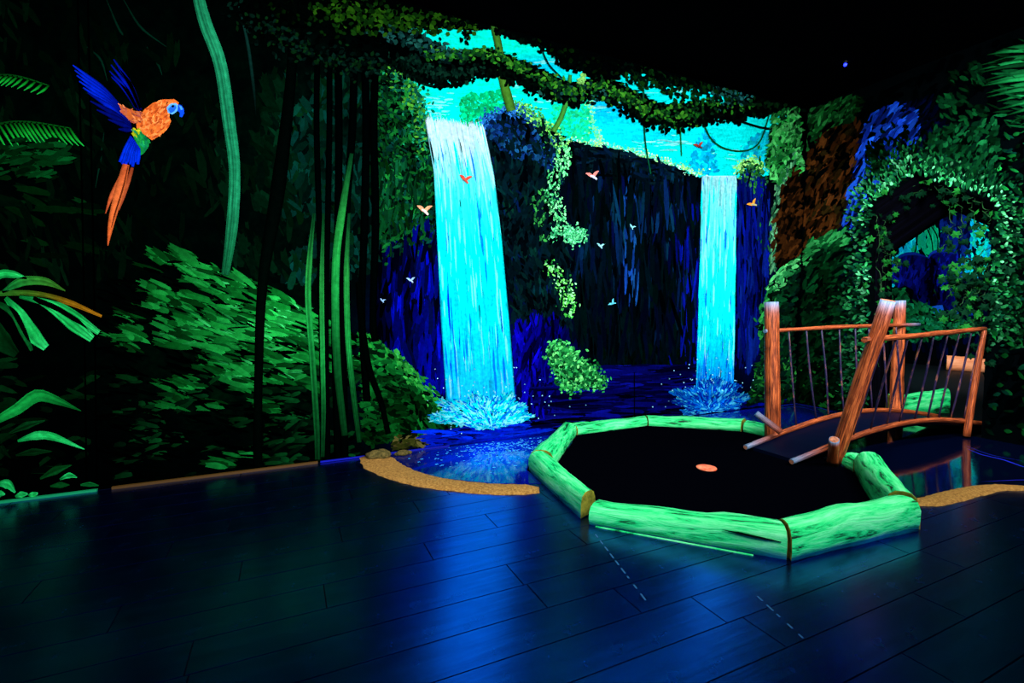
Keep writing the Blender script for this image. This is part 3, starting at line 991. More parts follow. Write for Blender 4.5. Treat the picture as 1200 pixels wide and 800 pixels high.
# dark mass of the two hanging branches
for b, wdt in ((br1, [34, 24, 18, 17, 17, 17, 18, 17, 16]), (br2, [20, 18, 16, 14, 14, 14, 16, 24])):
    P.ribbon(b, wdt, [(0, 6, 6)], 50, 1.0, wob=0.8)
P.field([(250, -100), (940, -100), (940, 124), (880, 118), (868, 112), (800, 98), (744, 82), (700, 95), (684, 85), (634, 56), (574, 33), (487, 30), (455, 45), (420, 75), (340, 60), (280, 30)], 2600, 0.6, 1.2, (5, 10), (4, 7), [(0, 4, 4), (0, 8, 6), (1, 12, 6)], shape='leaf')
up_br = lambda x, y: 0.15 + 1.0 * noise2(x, y, 18, 3) * np.clip((x - 330) / 120, 0.4, 1) * np.clip(1.25 - (x - 470) / 260, .12, 1.2)
P.field([(260, -100), (940, -100), (940, 122), (880, 116), (800, 96), (744, 82), (700, 92), (634, 54), (574, 32), (487, 30), (440, 40), (400, 45), (330, 40)], 1500, 0.7, 0.9, (4, 8), (3, 5.5), UP, up_br, None, 'leaf', tip=0.3)
# silhouettes dropping into the sky
P.along(low1, (5, 3.0), 620, PI / 2, 0.7, (4, 8), (3, 5), DK, 'leaf', 1.0)
P.along(low2, (5, 3.2), 560, PI / 2, 0.7, (4, 8), (3, 5), DK, 'leaf', 0.0)
P.along([(487, 33), (526, 33), (574, 34), (600, 46), (634, 58), (662, 78), (684, 86)], (5, 2.4), 300, PI / 2, 0.7, (4, 7), (3, 4.5), DK, 'leaf', -4)
P.along([(726, 92), (744, 83), (774, 98), (816, 104), (868, 112)], (5, 2.4), 240, PI / 2, 0.7, (4, 7), (3, 4.5), DK, 'leaf', -4)
for cx, cy in ((545, 46), (598, 98), (622, 104), (672, 122), (676, 112), (757, 146), (780, 149), (530, 96), (866, 141)):
    P.along([(cx, cy - 8), (cx, cy + 3)], (2.5, 3), 14, PI / 2, 0.7, (5, 8), (3, 5), DK, 'leaf')
# lit leaves on top of the branches
P.along([(505, 64), (530, 66), (560, 66), (590, 70), (615, 80), (640, 94), (662, 104), (680, 106)], (5, 4), 560, 0.8, 0.9, (3.5, 7), (2.5, 4.5), GR, 'leaf')
P.along([(700, 100), (720, 108), (742, 120), (765, 131), (790, 137), (820, 135)], (6, 4.5), 520, 0.9, 0.9, (3.5, 7), (2.5, 4.5), GR, 'leaf')
P.along([(790, 124), (820, 122), (845, 126), (875, 124)], (6, 4), 200, 0.9, 0.9, (3.5, 7), (2.5, 4.5), GR + DK, 'leaf')
P.along([(452, 38), (470, 44), (490, 52), (512, 62), (528, 68)], (9, 4.5), 300, 0.9, 0.9, (4, 8), (3, 5), GL, 'leaf')
P.along([(470, 72), (500, 84), (530, 88), (556, 80)], (8, 4.5), 240, 0.9, 0.9, (4, 7), (3, 5), [(6, 40, 30), (14, 56, 40), (3, 26, 20)], 'leaf')
P.along([(640, 104), (672, 112), (690, 105), (715, 112)], (8, 5), 220, 0.9, 0.9, (4, 7), (3, 5), GL + GR, 'leaf')
P.along([(680, 86), (684, 93), (676, 97)], (2, 2), 26, 0.9, 0.9, (3, 5), (2, 4), [(120, 190, 90)], 'leaf')
P.along([(834, 108), (855, 110), (868, 116), (850, 124)], (6, 4), 160, 0.9, 0.9, (3.5, 6), (2.5, 4), GL + [(30, 100, 100)], 'leaf')
P.along([(745, 88), (775, 100), (810, 104), (850, 104), (900, 100), (935, 112)], (12, 7), 400, 0.9, 0.9, (4, 8), (3, 5), [(10, 50, 14), (16, 66, 18), (6, 34, 16), (4, 26, 20)], 'leaf')
P.along([(880, 125), (910, 118), (934, 120)], (10, 6), 190, 0.9, 0.9, (4, 8), (3, 5), [(10, 50, 20), (6, 40, 20), (3, 24, 14)], 'leaf')
P.along([(290, 20), (330, 45), (360, 60), (400, 72), (440, 76)], (14, 9), 330, 0.5, 0.9, (4, 8), (3, 5), [(4, 30, 24), (8, 46, 34), (2, 18, 14), (10, 50, 20)], 'leaf')
P.along([(385, 10), (420, 22), (460, 28), (500, 26), (550, 30)], (16, 8), 330, 0.5, 0.9, (5, 9), (4, 6), [(30, 80, 10), (20, 64, 12), (14, 50, 10), (40, 90, 14)], 'leaf')
P.build('painted_leaf_canopy', wall_back, 'dark leafy branches painted across the turquoise sky', True)

# ---- tree and rock edge at the corner, back-wall side
P = Paint('back')
P.field([(905, 135), (936, 122), (940, 200), (915, 215), (903, 210), (898, 190)], 620, -0.9, 0.6, (5, 12), (2.5, 5), [(36, 150, 58), (74, 185, 92), (18, 108, 42), (5, 52, 28)], lambda x, y: .3 + noise2(x, y, 10, 2) * 1.1, None, 'leaf')
P.field([(936, 190), (920, 208), (908, 240), (904, 290), (906, 312), (940, 302)], 330, -1.0, 0.3, (6, 16), (2.5, 6), [(62, 32, 10), (80, 42, 14), (24, 14, 6), (10, 8, 4)], shape='brush')
P.along([(932, 188), (916, 212), (908, 245), (905, 285), (905, 312)], (2.0, 4), 220, 1.7, 0.3, (4, 10), (1.5, 3), [(60, 130, 90), (90, 160, 110), (30, 90, 60)], 'brush')
P.field([(904, 335), (915, 318), (936, 306), (940, 470), (876, 472), (884, 440), (893, 420), (890, 385)], 560, -0.6, 0.6, (6, 16), (3, 6), [(4, 50, 26), (8, 76, 36), (2, 24, 14), (3, 36, 30)])
P.along([(905, 338), (918, 320), (936, 308)], (4, 4), 110, -0.7, 0.4, (5, 11), (2, 4), [(50, 150, 80), (80, 180, 100), (30, 120, 60)], 'brush')
P.along([(892, 392), (897, 370), (903, 340)], (4, 5), 80, -1.1, 0.4, (5, 11), (2, 4), [(20, 110, 50), (40, 140, 60)], 'brush')
P.field([(886, 425), (930, 415), (934, 465), (880, 468)], 240, 0.2, 0.7, (4, 10), (2, 3.5), [(30, 130, 40), (10, 80, 30), (50, 150, 60), (2, 24, 12)], lambda x, y: noise2(x, y * 2, 10, 4) * 1.3, 0.55, 'leaf')
P.build('painted_corner_growth', wall_back, 'green tree and brown rock painted in the corner', True)


# ---- small birds
def bird(label, x, y, s, wing, body, rot=0.0, up_=1):
    P = Paint('back')
    ca, sa = math.cos(rot), math.sin(rot)

    def tr(p):
        return (x + s * (p[0] * ca - p[1] * sa), y + s * (p[0] * sa + p[1] * ca))
    P.ribbon([tr(p) for p in [(-0.1, 0.1), (-0.5, -0.25), (-1.0, -0.45)]], [0.45 * s, 0.5 * s, 0.1 * s], [wing], 7, 0.9, 0.00012)
    P.ribbon([tr(p) for p in [(0.1, 0.1), (0.5, -0.35), (0.95, -0.6)]], [0.45 * s, 0.45 * s, 0.1 * s], [wing], 7, 0.9, 0.00013)
    P.ribbon([tr(p) for p in [(-0.35, -0.02), (0.1, 0.2), (0.55, 0.6)]], [0.2 * s, 0.38 * s, 0.25 * s], [body], 7, 0.9, 0.00016)
    return P.build('painted_bird', wall_back, label)


bird('small orange and white bird painted left of the big waterfall', 497, 246, 9, (230, 150, 110), (240, 200, 190), 0.1)
bird('small red bird painted on the big waterfall', 545, 210, 7.5, (215, 70, 50), (200, 80, 60), 0.2)
bird('small pink and white bird painted at the top of the dark cliff', 694, 206, 8, (225, 130, 120), (190, 200, 240), -0.1)
bird('tiny white bird painted in the blue mist left of the big waterfall', 481, 328, 5, (150, 190, 230), (170, 200, 240), 0)
bird('tiny pale bird painted highest on the dark cliff middle', 740, 266, 4, (130, 210, 220), (130, 200, 220), 0.5)
bird('tiny pale bird painted in the middle of the dark cliff', 703, 288, 4.5, (140, 220, 225), (150, 210, 225), 0.2)
bird('tiny pale bird painted lowest on the dark cliff', 717, 355, 5, (90, 200, 220), (90, 200, 220), -0.8)
bird('tiny red bird painted in the turquoise sky', 818, 171, 6, (170, 60, 40), (120, 50, 60), -0.2)
bird('small orange bird painted right of the narrow waterfall', 881, 239, 6.5, (240, 140, 40), (180, 170, 120), -0.5)
bird('tiny white bird painted lowest left of the big waterfall', 448, 352, 3.5, (140, 180, 220), (140, 180, 220), 0.3)

# ---- parrot
z1 = lambda pts: [(a / 2.6667, b / 2.6667) for a, b in pts]
parrot = Paint('back')
BODY = z1([(428, 388), (440, 362), (455, 342), (478, 324), (510, 313), (545, 312), (560, 322), (556, 338), (534, 345), (528, 362), (536, 380), (526, 402), (503, 424), (476, 440), (452, 422), (428, 402)])
parrot.poly(BODY, (228, 104, 38), 0.0)
parrot.field(BODY, 260, -0.9, 0.5, (3, 8), (1.5, 3), [(235, 112, 40), (205, 82, 28), (250, 140, 70), (190, 72, 26)], shape='brush', jb=0.1, inside=True)
pr = parrot.build('painted_parrot', wall_back, 'large orange and blue parrot flying with raised wings')


def pp_part(name, fn, label=None):
    P = Paint('back')
    fn(P)
    return P.build(name, pr, label)


def far_wing(P):
    for a, b in (((442, 345), (357, 188)), ((438, 348), (349, 205)), ((432, 345), (344, 224)), ((426, 340), (350, 242)), ((440, 340), (372, 215))):
        m = ((a[0] + b[0]) / 2 + 6, (a[1] + b[1]) / 2 - 6)
        P.ribbon(z1([a, m, b]), [3, 5, 1.2], [(0, 8, 110), (0, 24, 180), (0, 20, 160)], 10, 0.5)


def near_wing(P):
    tips = [(230, 206), (236, 222), (242, 238), (250, 256), (262, 276), (276, 292), (285, 318), (305, 345), (340, 375), (372, 405)]
    for k, b in enumerate(tips):
        a = (400 + k * 1.5, 362 + k * 5)
        m = ((a[0] + b[0]) / 2 + 4, (a[1] + b[1]) / 2 - 8 + k)
        P.ribbon(z1([a, m, b]), [4, 6.5, 1.5], [(0, 14, 130), (0, 34, 205) if k < 6 else (0, 14, 120), (0, 40, 215) if k < 5 else (0, 16, 130)], 10, 0.45, 0.0001 + k * 6e-6)


def covert(P):
    P.poly(z1([(372, 325), (395, 338), (420, 348), (448, 352), (444, 374), (420, 388), (400, 372), (382, 350)]), (205, 95, 40))
    P.field(z1([(372, 325), (395, 338), (420, 348), (448, 352), (444, 374), (420, 388), (400, 372), (382, 350)]), 70, 0.6, 0.3, (4, 8), (1, 2.4), [(230, 130, 70), (190, 80, 50), (160, 70, 60)])


def face(P):
    P.poly(z1([(522, 338), (534, 326), (550, 324), (560, 332), (554, 350), (540, 360), (526, 354)]), (90, 170, 235))
    P.poly(z1([(526, 344), (536, 332), (548, 330), (553, 338), (546, 350), (534, 356)]), (30, 100, 220), 0.00013)
    P.poly(z1([(537, 334), (541, 329), (546, 331), (545, 336), (540, 338)]), (2, 4, 20), 0.00016)


def beak(P):
    P.poly(z1([(558, 328), (568, 331), (576, 342), (577, 356), (570, 369), (562, 366), (563, 354), (556, 348)]), (10, 70, 215))
    P.poly(z1([(560, 331), (568, 334), (573, 344), (566, 346)]), (70, 150, 240), 0.00014)


def rump(P):
    P.poly(z1([(418, 408), (440, 412), (470, 440), (466, 460), (452, 480), (440, 488), (432, 455), (416, 424)]), (18, 145, 60))
    P.field(z1([(418, 412), (440, 415), (468, 440), (450, 480), (438, 455)]), 50, 1.0, 0.3, (4, 8), (1.5, 3), [(30, 170, 70), (10, 120, 70), (20, 150, 90)])
    P.field(z1([(418, 404), (436, 404), (446, 420), (430, 432), (416, 424)]), 24, 1.0, 0.3, (4, 7), (1.5, 2.5), [(200, 190, 20), (150, 180, 20)])


def back_feathers(P):
    for k in range(8):
        a = (412 + k * 3.5, 428 + k * 5)
        b = (376 + k * 8, 508 + (k % 3) * 7)
        P.ribbon(z1([a, ((a[0] + b[0]) / 2, (a[1] + b[1]) / 2), b]), [3, 5.5, 3.5], [(0, 30, 190), (0, 50, 225), (0, 40, 210)], 8, 0.5, 0.0001 + k * 6e-6)


def tail(P):
    P.ribbon(z1([(400, 518), (378, 560), (350, 615), (332, 668)]), [4, 6, 5, 1], [(190, 80, 40), (220, 100, 50), (200, 80, 40)], 14, 0.6, 0.0001)
    P.ribbon(z1([(415, 525), (404, 565), (388, 615), (374, 658)]), [4, 5, 4, 1], [(150, 60, 30), (190, 84, 44), (170, 70, 40)], 14, 0.6, 0.00011)
    P.ribbon(z1([(396, 515), (378, 590), (356, 670), (346, 720), (339, 768)]), [8, 12, 9, 6, 1], [(200, 84, 40), (235, 112, 54), (230, 104, 44), (210, 90, 40)], 18, 0.6, 0.00013)
    P.ribbon(z1([(402, 520), (386, 590), (364, 660), (350, 712)]), [1, 2, 2, 1], [(120, 46, 20)], 14, 0.8, 0.00015)


for nm, fn in (('far_wing', far_wing), ('near_wing', near_wing), ('wing_covert', covert), ('face', face), ('beak', beak), ('rump', rump), ('back_feathers', back_feathers), ('tail', tail)):
    pp_part(nm, fn)

# ---- palms on the left
z2 = lambda pts: [(a / 2.5, 280 + b / 2.5) for a, b in pts]
GLF = [(10, 150, 60), (40, 225, 106), (26, 200, 86), (50, 235, 118)]
P = Paint('back')
for pts, wd, cl in (([(-130, 230), (-60, 150), (0, 106), (40, 104), (82, 116)], [6, 12, 10, 9, 2], GLF), ([(10, 156), (50, 132), (85, 122), (140, 126), (194, 152)], [3, 10, 11, 9, 1], [(20, 140, 60), (40, 165, 60), (60, 160, 50), (70, 140, 40)]),
                    ([(100, 172), (160, 205), (220, 250), (272, 292)], [4, 11, 17, 9], GLF), ([(60, 168), (150, 188), (220, 225), (292, 274)], [4, 11, 12, 6], GLF),
                    ([(20, 172), (60, 220), (100, 280), (138, 318)], [5, 14, 18, 9], GLF), ([(-20, 180), (40, 215), (70, 270), (96, 326)], [5, 9, 9, 4], [(4, 80, 30), (14, 130, 50), (10, 110, 44)]),
                    ([(-60, 190), (-20, 250), (10, 300), (52, 338)], [8, 18, 24, 9], [(2, 50, 20), (6, 80, 30), (4, 60, 24)]), ([(-150, 200), (-130, 260), (-120, 330)], [8, 20, 6], GLF),
                    ([(-60, 170), (0, 160), (100, 160), (200, 184), (300, 226)], [4, 6, 7, 7, 3], [(20, 120, 40), (50, 140, 40), (80, 130, 30), (160, 110, 16), (190, 120, 20)])):
    P.ribbon(z2(pts), wd, cl, 20, 0.55, 0.0001, streak=2)
P.build('painted_palm_leaf', wall_back, 'big bright green palm leaf painted at the left edge, orange tip')
P = Paint('back')
for rib, dx, dy, n in ((z1([(-160, 440), (0, 390), (100, 384), (220, 402)]), 17, 30, 22), (z1([(-120, 250), (0, 238), (70, 244), (156, 270)]), -14, 14, 14)):
    Q = catmull(rib, n)
    for k, (x, y) in enumerate(Q):
        P.ribbon([(x, y), (x + dx * .45, y + dy * .4), (x + dx, y + dy * (1 - 0.3 * k / n))], [2, 3.4, 0.8], [(3, 90, 18), (16, 170, 44), (30, 200, 74)], 8, 0.5)
    P.ribbon(rib, [3, 3, 1], [(2, 60, 16), (10, 110, 30)], 16)
P.field([(-60, 160), (70, 165), (82, 195), (60, 205), (-60, 205)], 150, -0.1, 0.3, (14, 34), (4, 8), [(2, 60, 20), (4, 90, 34), (1, 34, 12)], lambda x, y: noise2(x, y, 14, 6) * 1.3, 0.5)
P.build('painted_palm_frond', wall_back, 'feathery green palm frond painted beside the parrot')
P = Paint('back')
for pts, wd, cl in (([(-60, 560), (0, 526), (55, 496), (110, 458), (165, 470), (240, 502)], [4, 9, 13, 15, 10, 1], [(10, 140, 50), (24, 190, 74), (18, 165, 62), (8, 115, 38)]), ([(55, 590), (110, 574), (160, 578), (250, 614)], [3, 10, 9, 1], GLF),
                    ([(30, 568), (80, 545), (135, 530)], [2, 9, 1], [(4, 70, 26), (10, 100, 40)]), ([(50, 632), (100, 622), (155, 620)], [2, 9, 1], [(3, 60, 22), (6, 80, 30)]),
                    ([(120, 700), (165, 676), (212, 660)], [2, 10, 1], [(6, 90, 30), (10, 110, 40)]), ([(178, 702), (205, 690), (228, 696)], [2, 7, 1], GLF), ([(150, 722), (180, 718), (206, 718)], [2, 8, 1], [(8, 100, 34)]),
                    ([(238, 718), (265, 716), (292, 720)], [2, 6, 1], [(12, 130, 50)]), ([(48, 752), (66, 746), (84, 744)], [2, 8, 2], GLF), ([(86, 748), (100, 746), (114, 742)], [2, 7, 2], GLF),
                    ([(-6, 715), (25, 716), (48, 740)], [4, 12, 2], GLF), ([(-30, 760), (0, 744), (18, 745)], [3, 9, 2], GLF), ([(0, 590), (10, 612), (35, 640)], [2, 8, 1], [(3, 50, 20)]),
                    ([(-80, 640), (-40, 610), (10, 600)], [2, 12, 1], GLF), ([(-90, 740), (-50, 700), (-10, 690)], [2, 12, 1], GLF)):
    P.ribbon(z2(pts), wd, cl, 16, 0.5, 0.0001, streak=1)
P.build('painted_low_leaves', wall_back, 'low green leaves painted above the skirting at the left edge')

# ---- skirting strips along the back wall
o = struct(box('baseboard_left', LX + 0.01, -1.2, BY - 0.03, BY - 0.006, 0, 0.014, 'teal_strip'))
o = struct(box('baseboard_back', -1.12, 0.2, BY - 0.03, BY - 0.006, 0, 0.017, 'gold'))
o = struct(box('baseboard_right', 0.22, 1.3, BY - 0.02, BY - 0.006, 0.003, 0.014, 'blue_strip'))

# ================================================================== RIGHT WALL with the archway
WT = 0.04
VL = [(BY, -0.12), (ARCH[0][0], -0.12), ARCH[0], ARCH[1], ARCH[2], (ARCH[2][0], CZ), (BY, CZ)]
VR = [(ARCH[4][0], -0.12), (FY, -0.12), (FY, CZ), (ARCH[2][0], CZ), ARCH[2], ARCH[3], ARCH[4]]
V, Fc = [], []
for pl in (VL, VR):
    n = len(pl)
    b0 = len(V)
    V += [(RX, y, z) for y, z in pl] + [(RX + WT, y, z) for y, z in pl]
    Fc.append(tuple(b0 + k for k in range(n)))
    Fc.append(tuple(b0 + n + k for k in reversed(range(n))))
    Fc += [(b0 + k, b0 + n + k, b0 + n + (k + 1) % n, b0 + (k + 1) % n) for k in range(n)]
wall_right = struct(pyd('wall_right', V, Fc, 'wall_black'))

P = Paint('right')
P.field([(937, 125), (1200, 40), (1700, -150), (1700, 700), (1200, 525), (937, 472)], 2600, -0.9, 0.4, (12, 30), (5, 11), [(0, 4, 6), (1, 8, 10), (1, 12, 14), (0, 3, 8)])
P.field([(937, 140), (945, 130), (990, 112), (1012, 118), (1000, 142), (970, 150), (940, 185)], 620, -0.8, 0.3, (6, 14), (2.5, 5), [(14, 90, 40), (26, 120, 46), (50, 150, 70), (6, 50, 24)], lambda x, y: np.clip(1.25 - (x - 937) / 75, .2, 1.2) * (.4 + noise2(x, y, 9, 2)), None, 'leaf')
P.field([(937, 188), (960, 160), (1003, 140), (1012, 160), (1000, 215), (985, 262), (984, 284), (960, 292), (937, 308)], 900, -0.95, 0.22, (7, 18), (2.5, 6), [(88, 46, 16), (110, 58, 22), (40, 22, 8), (8, 8, 4), (60, 48, 18)], lambda x, y: (.3 + noise2(x, y, 9, 5)) * np.clip(1.2 - (x - 937) / 130, .3, 1), None, 'brush')
P.field([(937, 188), (960, 160), (1003, 140), (1000, 215), (985, 262), (960, 292), (937, 308)], 420, -0.95, 0.22, (7, 16), (2, 4), [(2, 4, 4), (4, 12, 8)], lambda x, y: noise2(x, y, 7, 3), 0.5)
BLUE = [(1010, 150), (1022, 134), (1045, 126), (1070, 132), (1075, 160), (1055, 195), (1040, 212), (1018, 228), (1006, 262), (992, 288), (984, 286), (990, 250), (1000, 210)]
P.field(BLUE, 900, lambda x, y: -0.95 + (x - 1030) / 160, 0.15, (9, 26), (2.5, 6), [(10, 40, 145), (17, 60, 180), (7, 27, 110), (25, 78, 195), (1, 7, 34)], lambda x, y: .4 + 1.3 * noise2(x + y, (y - x) * .3, 6, 3), None)
P.field([(1045, 126), (1100, 110), (1110, 160), (1070, 200), (1050, 200), (1075, 160)], 260, -0.9, 0.15, (10, 26), (2.5, 5), [(3, 16, 60), (1, 6, 26), (2, 10, 40)], lambda x, y: noise2(x + y, (y - x) * .3, 6, 3), 0.4)
P.field([(984, 270), (1020, 230), (1012, 320), (1000, 420), (985, 400)], 330, -1.0, 0.4, (6, 14), (3, 6), [(2, 14, 40), (1, 8, 20), (3, 30, 34), (2, 20, 14)])
P.build('painted_rock_face', wall_right, 'brown and blue rock face painted between corner and archway', True)

P = Paint('right')
MD = [(937, 308), (955, 292), (978, 280), (990, 284), (985, 330), (986, 400), (1000, 445), (1002, 484), (937, 474)]
P.field(MD, 900, -0.75, 0.35, (9, 22), (3, 6), [(5, 60, 28), (9, 84, 38), (2, 30, 18), (1, 12, 14)], lambda x, y: (.25 + noise2(x, y, 14, 1)) * np.clip(1.3 - (y - 290) / 200, .3, 1.3))
P.along([(938, 306), (955, 292), (972, 283), (984, 279)], (5, 5), 190, -0.6, 0.3, (7, 16), (2, 4.5), [(30, 130, 60), (50, 150, 76), (14, 90, 40)], 'brush')
P.field([(937, 420), (975, 420), (980, 480), (937, 470)], 190, 0.3, 0.7, (4, 10), (2, 3.5), [(14, 90, 30), (6, 60, 26), (30, 120, 40)], lambda x, y: noise2(x, y * 2, 9, 4) * 1.3, 0.6, 'leaf')
P.field([(985, 440), (1020, 440), (1022, 486), (985, 480)], 130, -0.3, 0.8, (5, 10), (2, 4), [(14, 110, 40), (30, 140, 60), (6, 60, 24)], lambda x, y: noise2(x, y, 9, 4) * 1.4, 0.6, 'leaf')
P.build('painted_mound', wall_right, 'green mound painted on the right wall behind the bridge', True)

P = Paint('right')
front = [(1022, 480), (1021, 400), (1021, 320), (1022, 240), (1048, 223), (1074, 206), (1118, 221), (1166, 238), (1162, 320), (1158, 400)]


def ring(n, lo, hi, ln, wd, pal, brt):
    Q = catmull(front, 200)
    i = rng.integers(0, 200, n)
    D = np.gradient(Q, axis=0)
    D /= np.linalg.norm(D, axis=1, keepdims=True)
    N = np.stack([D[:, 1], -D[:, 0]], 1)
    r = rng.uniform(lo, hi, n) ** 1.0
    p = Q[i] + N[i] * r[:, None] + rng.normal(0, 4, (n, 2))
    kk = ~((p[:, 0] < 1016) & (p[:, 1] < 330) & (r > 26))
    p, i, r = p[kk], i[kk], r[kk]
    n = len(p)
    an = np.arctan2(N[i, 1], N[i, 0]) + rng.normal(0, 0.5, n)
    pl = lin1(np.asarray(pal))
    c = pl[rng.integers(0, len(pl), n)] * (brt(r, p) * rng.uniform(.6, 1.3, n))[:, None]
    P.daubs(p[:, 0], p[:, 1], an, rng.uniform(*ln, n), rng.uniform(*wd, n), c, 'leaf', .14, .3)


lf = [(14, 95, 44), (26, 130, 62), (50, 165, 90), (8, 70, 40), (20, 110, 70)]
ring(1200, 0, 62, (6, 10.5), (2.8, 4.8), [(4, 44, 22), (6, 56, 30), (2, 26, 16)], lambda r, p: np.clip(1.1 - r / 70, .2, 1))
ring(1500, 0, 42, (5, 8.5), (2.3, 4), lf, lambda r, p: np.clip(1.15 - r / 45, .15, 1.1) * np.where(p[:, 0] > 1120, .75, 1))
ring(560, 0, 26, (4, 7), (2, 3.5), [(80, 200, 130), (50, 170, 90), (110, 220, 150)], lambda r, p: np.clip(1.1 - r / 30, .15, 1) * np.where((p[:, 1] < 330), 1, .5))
P.field([(1168, 150), (1300, 150), (1700, 100), (1700, 900), (1300, 560), (1154, 512), (1160, 380), (1168, 240)], 1500, lambda x, y: 0.5 - (x - 1160) / 300, 0.45, (8, 15), (3.5, 6.5), [(8, 80, 32), (14, 112, 44), (5, 54, 26), (22, 135, 54), (6, 62, 56)], lambda x, y: (.25 + noise2(x, y, 20, 4)) * np.clip(1.35 - (y - 200) / 400, .5, 1.2), None, 'leaf', tip=.3)
P.field([(1100, 90), (1150, 70), (1160, 160), (1110, 200), (1090, 170)], 210, 0.4, 0.5, (7, 14), (3, 6), [(6, 60, 30), (12, 90, 40), (3, 34, 18)], lambda x, y: noise2(x, y, 13, 2) * 1.2, 0.5, 'leaf')
P.field([(1090, 150), (1170, 140), (1170, 225), (1120, 215), (1080, 200)], 330, -0.9, 0.4, (8, 14), (3.5, 6), [(10, 80, 40), (20, 110, 56), (4, 50, 30)], lambda x, y: .2 + noise2(x, y, 12, 2), None, 'leaf')
P.build('painted_archway_leaves', wall_right, 'bright green leaves painted around the archway', True)

P = Paint('right')
for k in range(17):
    t = (k + rng.uniform(-.25, .25)) / 16
    x0, y0 = 1206 + 26 * t, 66 + 74 * t
    ln_ = 30 + 34 * math.sin(PI * min(1, .15 + t * .8)) + rng.uniform(-7, 7)
    x1, y1 = x0 - ln_, y0 - 4 + 18 * t + rng.uniform(-3, 3)
    b = rng.uniform(.45, 1.1)
    P.ribbon([(x0 + 70, y0 + 14), (x0 + 22, y0 - 8 + 6 * t), ((x0 + x1) / 2 + 8, (y0 + y1) / 2 - 8 + 4 * t), (x1, y1)], [3, 5.5, 5.5, 0.8], [(2, 40, 14), (16 * b, 125 * b, 46 * b), (34 * b, 170 * b, 88 * b), (6, 70, 28)], 12, 0.35, 0.0001 + k * 4e-6)
P.field([(1165, 62), (1230, 40), (1240, 150), (1160, 155)], 60, 0.1, .3, (14, 28), (2, 4), [(3, 44, 18), (6, 66, 28), (14, 100, 50)], shape='leaf')
P.build('painted_palm_fan', wall_right, 'fan of bright green palm leaves painted at the right edge')

# ---- lining of the archway
arch = struct(empty('trim_1', (RX, 2.8, 0)))
arch['label'] = 'dark sloping lining boards of the archway'
for k in range(4):
    a0, a1 = ARCH[k], ARCH[k + 1]
    b0, b1 = ARCHB[k], ARCHB[k + 1]
    nb = 4
    for s in range(nb):
        t0, t1 = s / nb + 0.006, (s + 1) / nb - 0.006
        pt = lambda t, u: (RX + 0.002 + TUN * t, (a0[0] * (1 - u) + a1[0] * u) * (1 - t) + (b0[0] * (1 - u) + b1[0] * u) * t, max(0.0, (a0[1] * (1 - u) + a1[1] * u) * (1 - t) + (b0[1] * (1 - u) + b1[1] * u) * t))
        q = [Vector(pt(t0, 0)), Vector(pt(t0, 1)), Vector(pt(t1, 1)), Vector(pt(t1, 0))]
        nrm = (q[1] - q[0]).cross(q[3] - q[0]).normalized()
        cen = sum(q, Vector()) / 4
        if nrm.dot(Vector((RX + .3, 2.8, 1.2)) - cen) > 0:
            nrm = -nrm
        th = 0.02
        V = q + [v + nrm * th for v in q]
        o = pyd('lining_board', V, [(0, 1, 2, 3), (7, 6, 5, 4), (0, 4, 5, 1), (1, 5, 6, 2), (2, 6, 7, 3), (3, 7, 4, 0)], 'soffit', arch)
        set_attr(o.data, 'grain', 'FLOAT_VECTOR', [(v.y + v.z, v.x, k * 3 + s) for v in V])
# rear face of the archway (room-side wall of the next room)
rear = RX + TUN + 0.02
VL = [(8.0, -0.12), (ARCHB[0][0], -0.12), ARCHB[0], ARCHB[1], ARCHB[2], (ARCHB[2][0], CZ), (8.0, CZ)]
VR = [(ARCHB[4][0], -0.12), (0.2, -0.12), (0.2, CZ), (ARCHB[2][0], CZ), ARCHB[2], ARCHB[3], ARCHB[4]]
V, Fc = [], []
for pl in (VL, VR):
    n = len(pl)
    b0 = len(V)
    V += [(rear, y, z) for y, z in pl] + [(rear + .05, y, z) for y, z in pl]
    Fc.append(tuple(b0 + k for k in range(n)))
    Fc.append(tuple(b0 + n + k for k in reversed(range(n))))
    Fc += [(b0 + k, b0 + n + k, b0 + n + (k + 1) % n, b0 + (k + 1) % n) for k in range(n)]
struct(pyd('wall_archway_rear', V, Fc, 'wall_black'))

# ================================================================== ROOM BEYOND THE ARCHWAY
struct(box('floor_next_room', RX + TUN, FX, 0.2, 8.0, -0.12, 0.0, plain('dark_next_room_floor', (1, 5, 8), 0.6, 0.1)))
struct(box('ceiling_next_room', RX + TUN, FX, 0.2, 8.0, CZ, CZ + .1, 'ceiling'))
wall_far = struct(box('wall_far', FX, FX + .1, 0.2, 8.0, -0.12, CZ, 'wall_black'))
struct(box('wall_next_room_left', RX + TUN, FX + .1, 8.0, 8.1, -0.12, CZ, 'wall_black'))
struct(box('wall_next_room_right', RX + TUN, FX + .1, 0.1, 0.2, -0.12, CZ, 'wall_black'))
P = Paint('far')
P.field([(1000, 200), (1190, 190), (1190, 420), (1000, 420)], 500, PI / 2, .3, (8, 20), (4, 8), [(1, 8, 40), (2, 12, 60), (0, 6, 24)])
P.field([(1035, 335), (1045, 305), (1070, 280), (1078, 300), (1050, 330)], 200, PI / 2, .2, (8, 18), (3, 6), [(0, 190, 215), (0, 150, 200), (20, 215, 220)])
P.field([(1066, 310), (1076, 278), (1088, 262), (1098, 270), (1102, 300), (1098, 318)], 210, PI / 2 - .1, .2, (8, 18), (3, 6), [(0, 170, 110), (10, 190, 130), (0, 150, 120)])
P.field([(1128, 320), (1138, 285), (1140, 252), (1156, 250), (1160, 300), (1150, 322)], 230, PI / 2, .5, (6, 14), (3, 6), [(0, 205, 190), (0, 220, 210), (20, 190, 140), (0, 150, 210)])
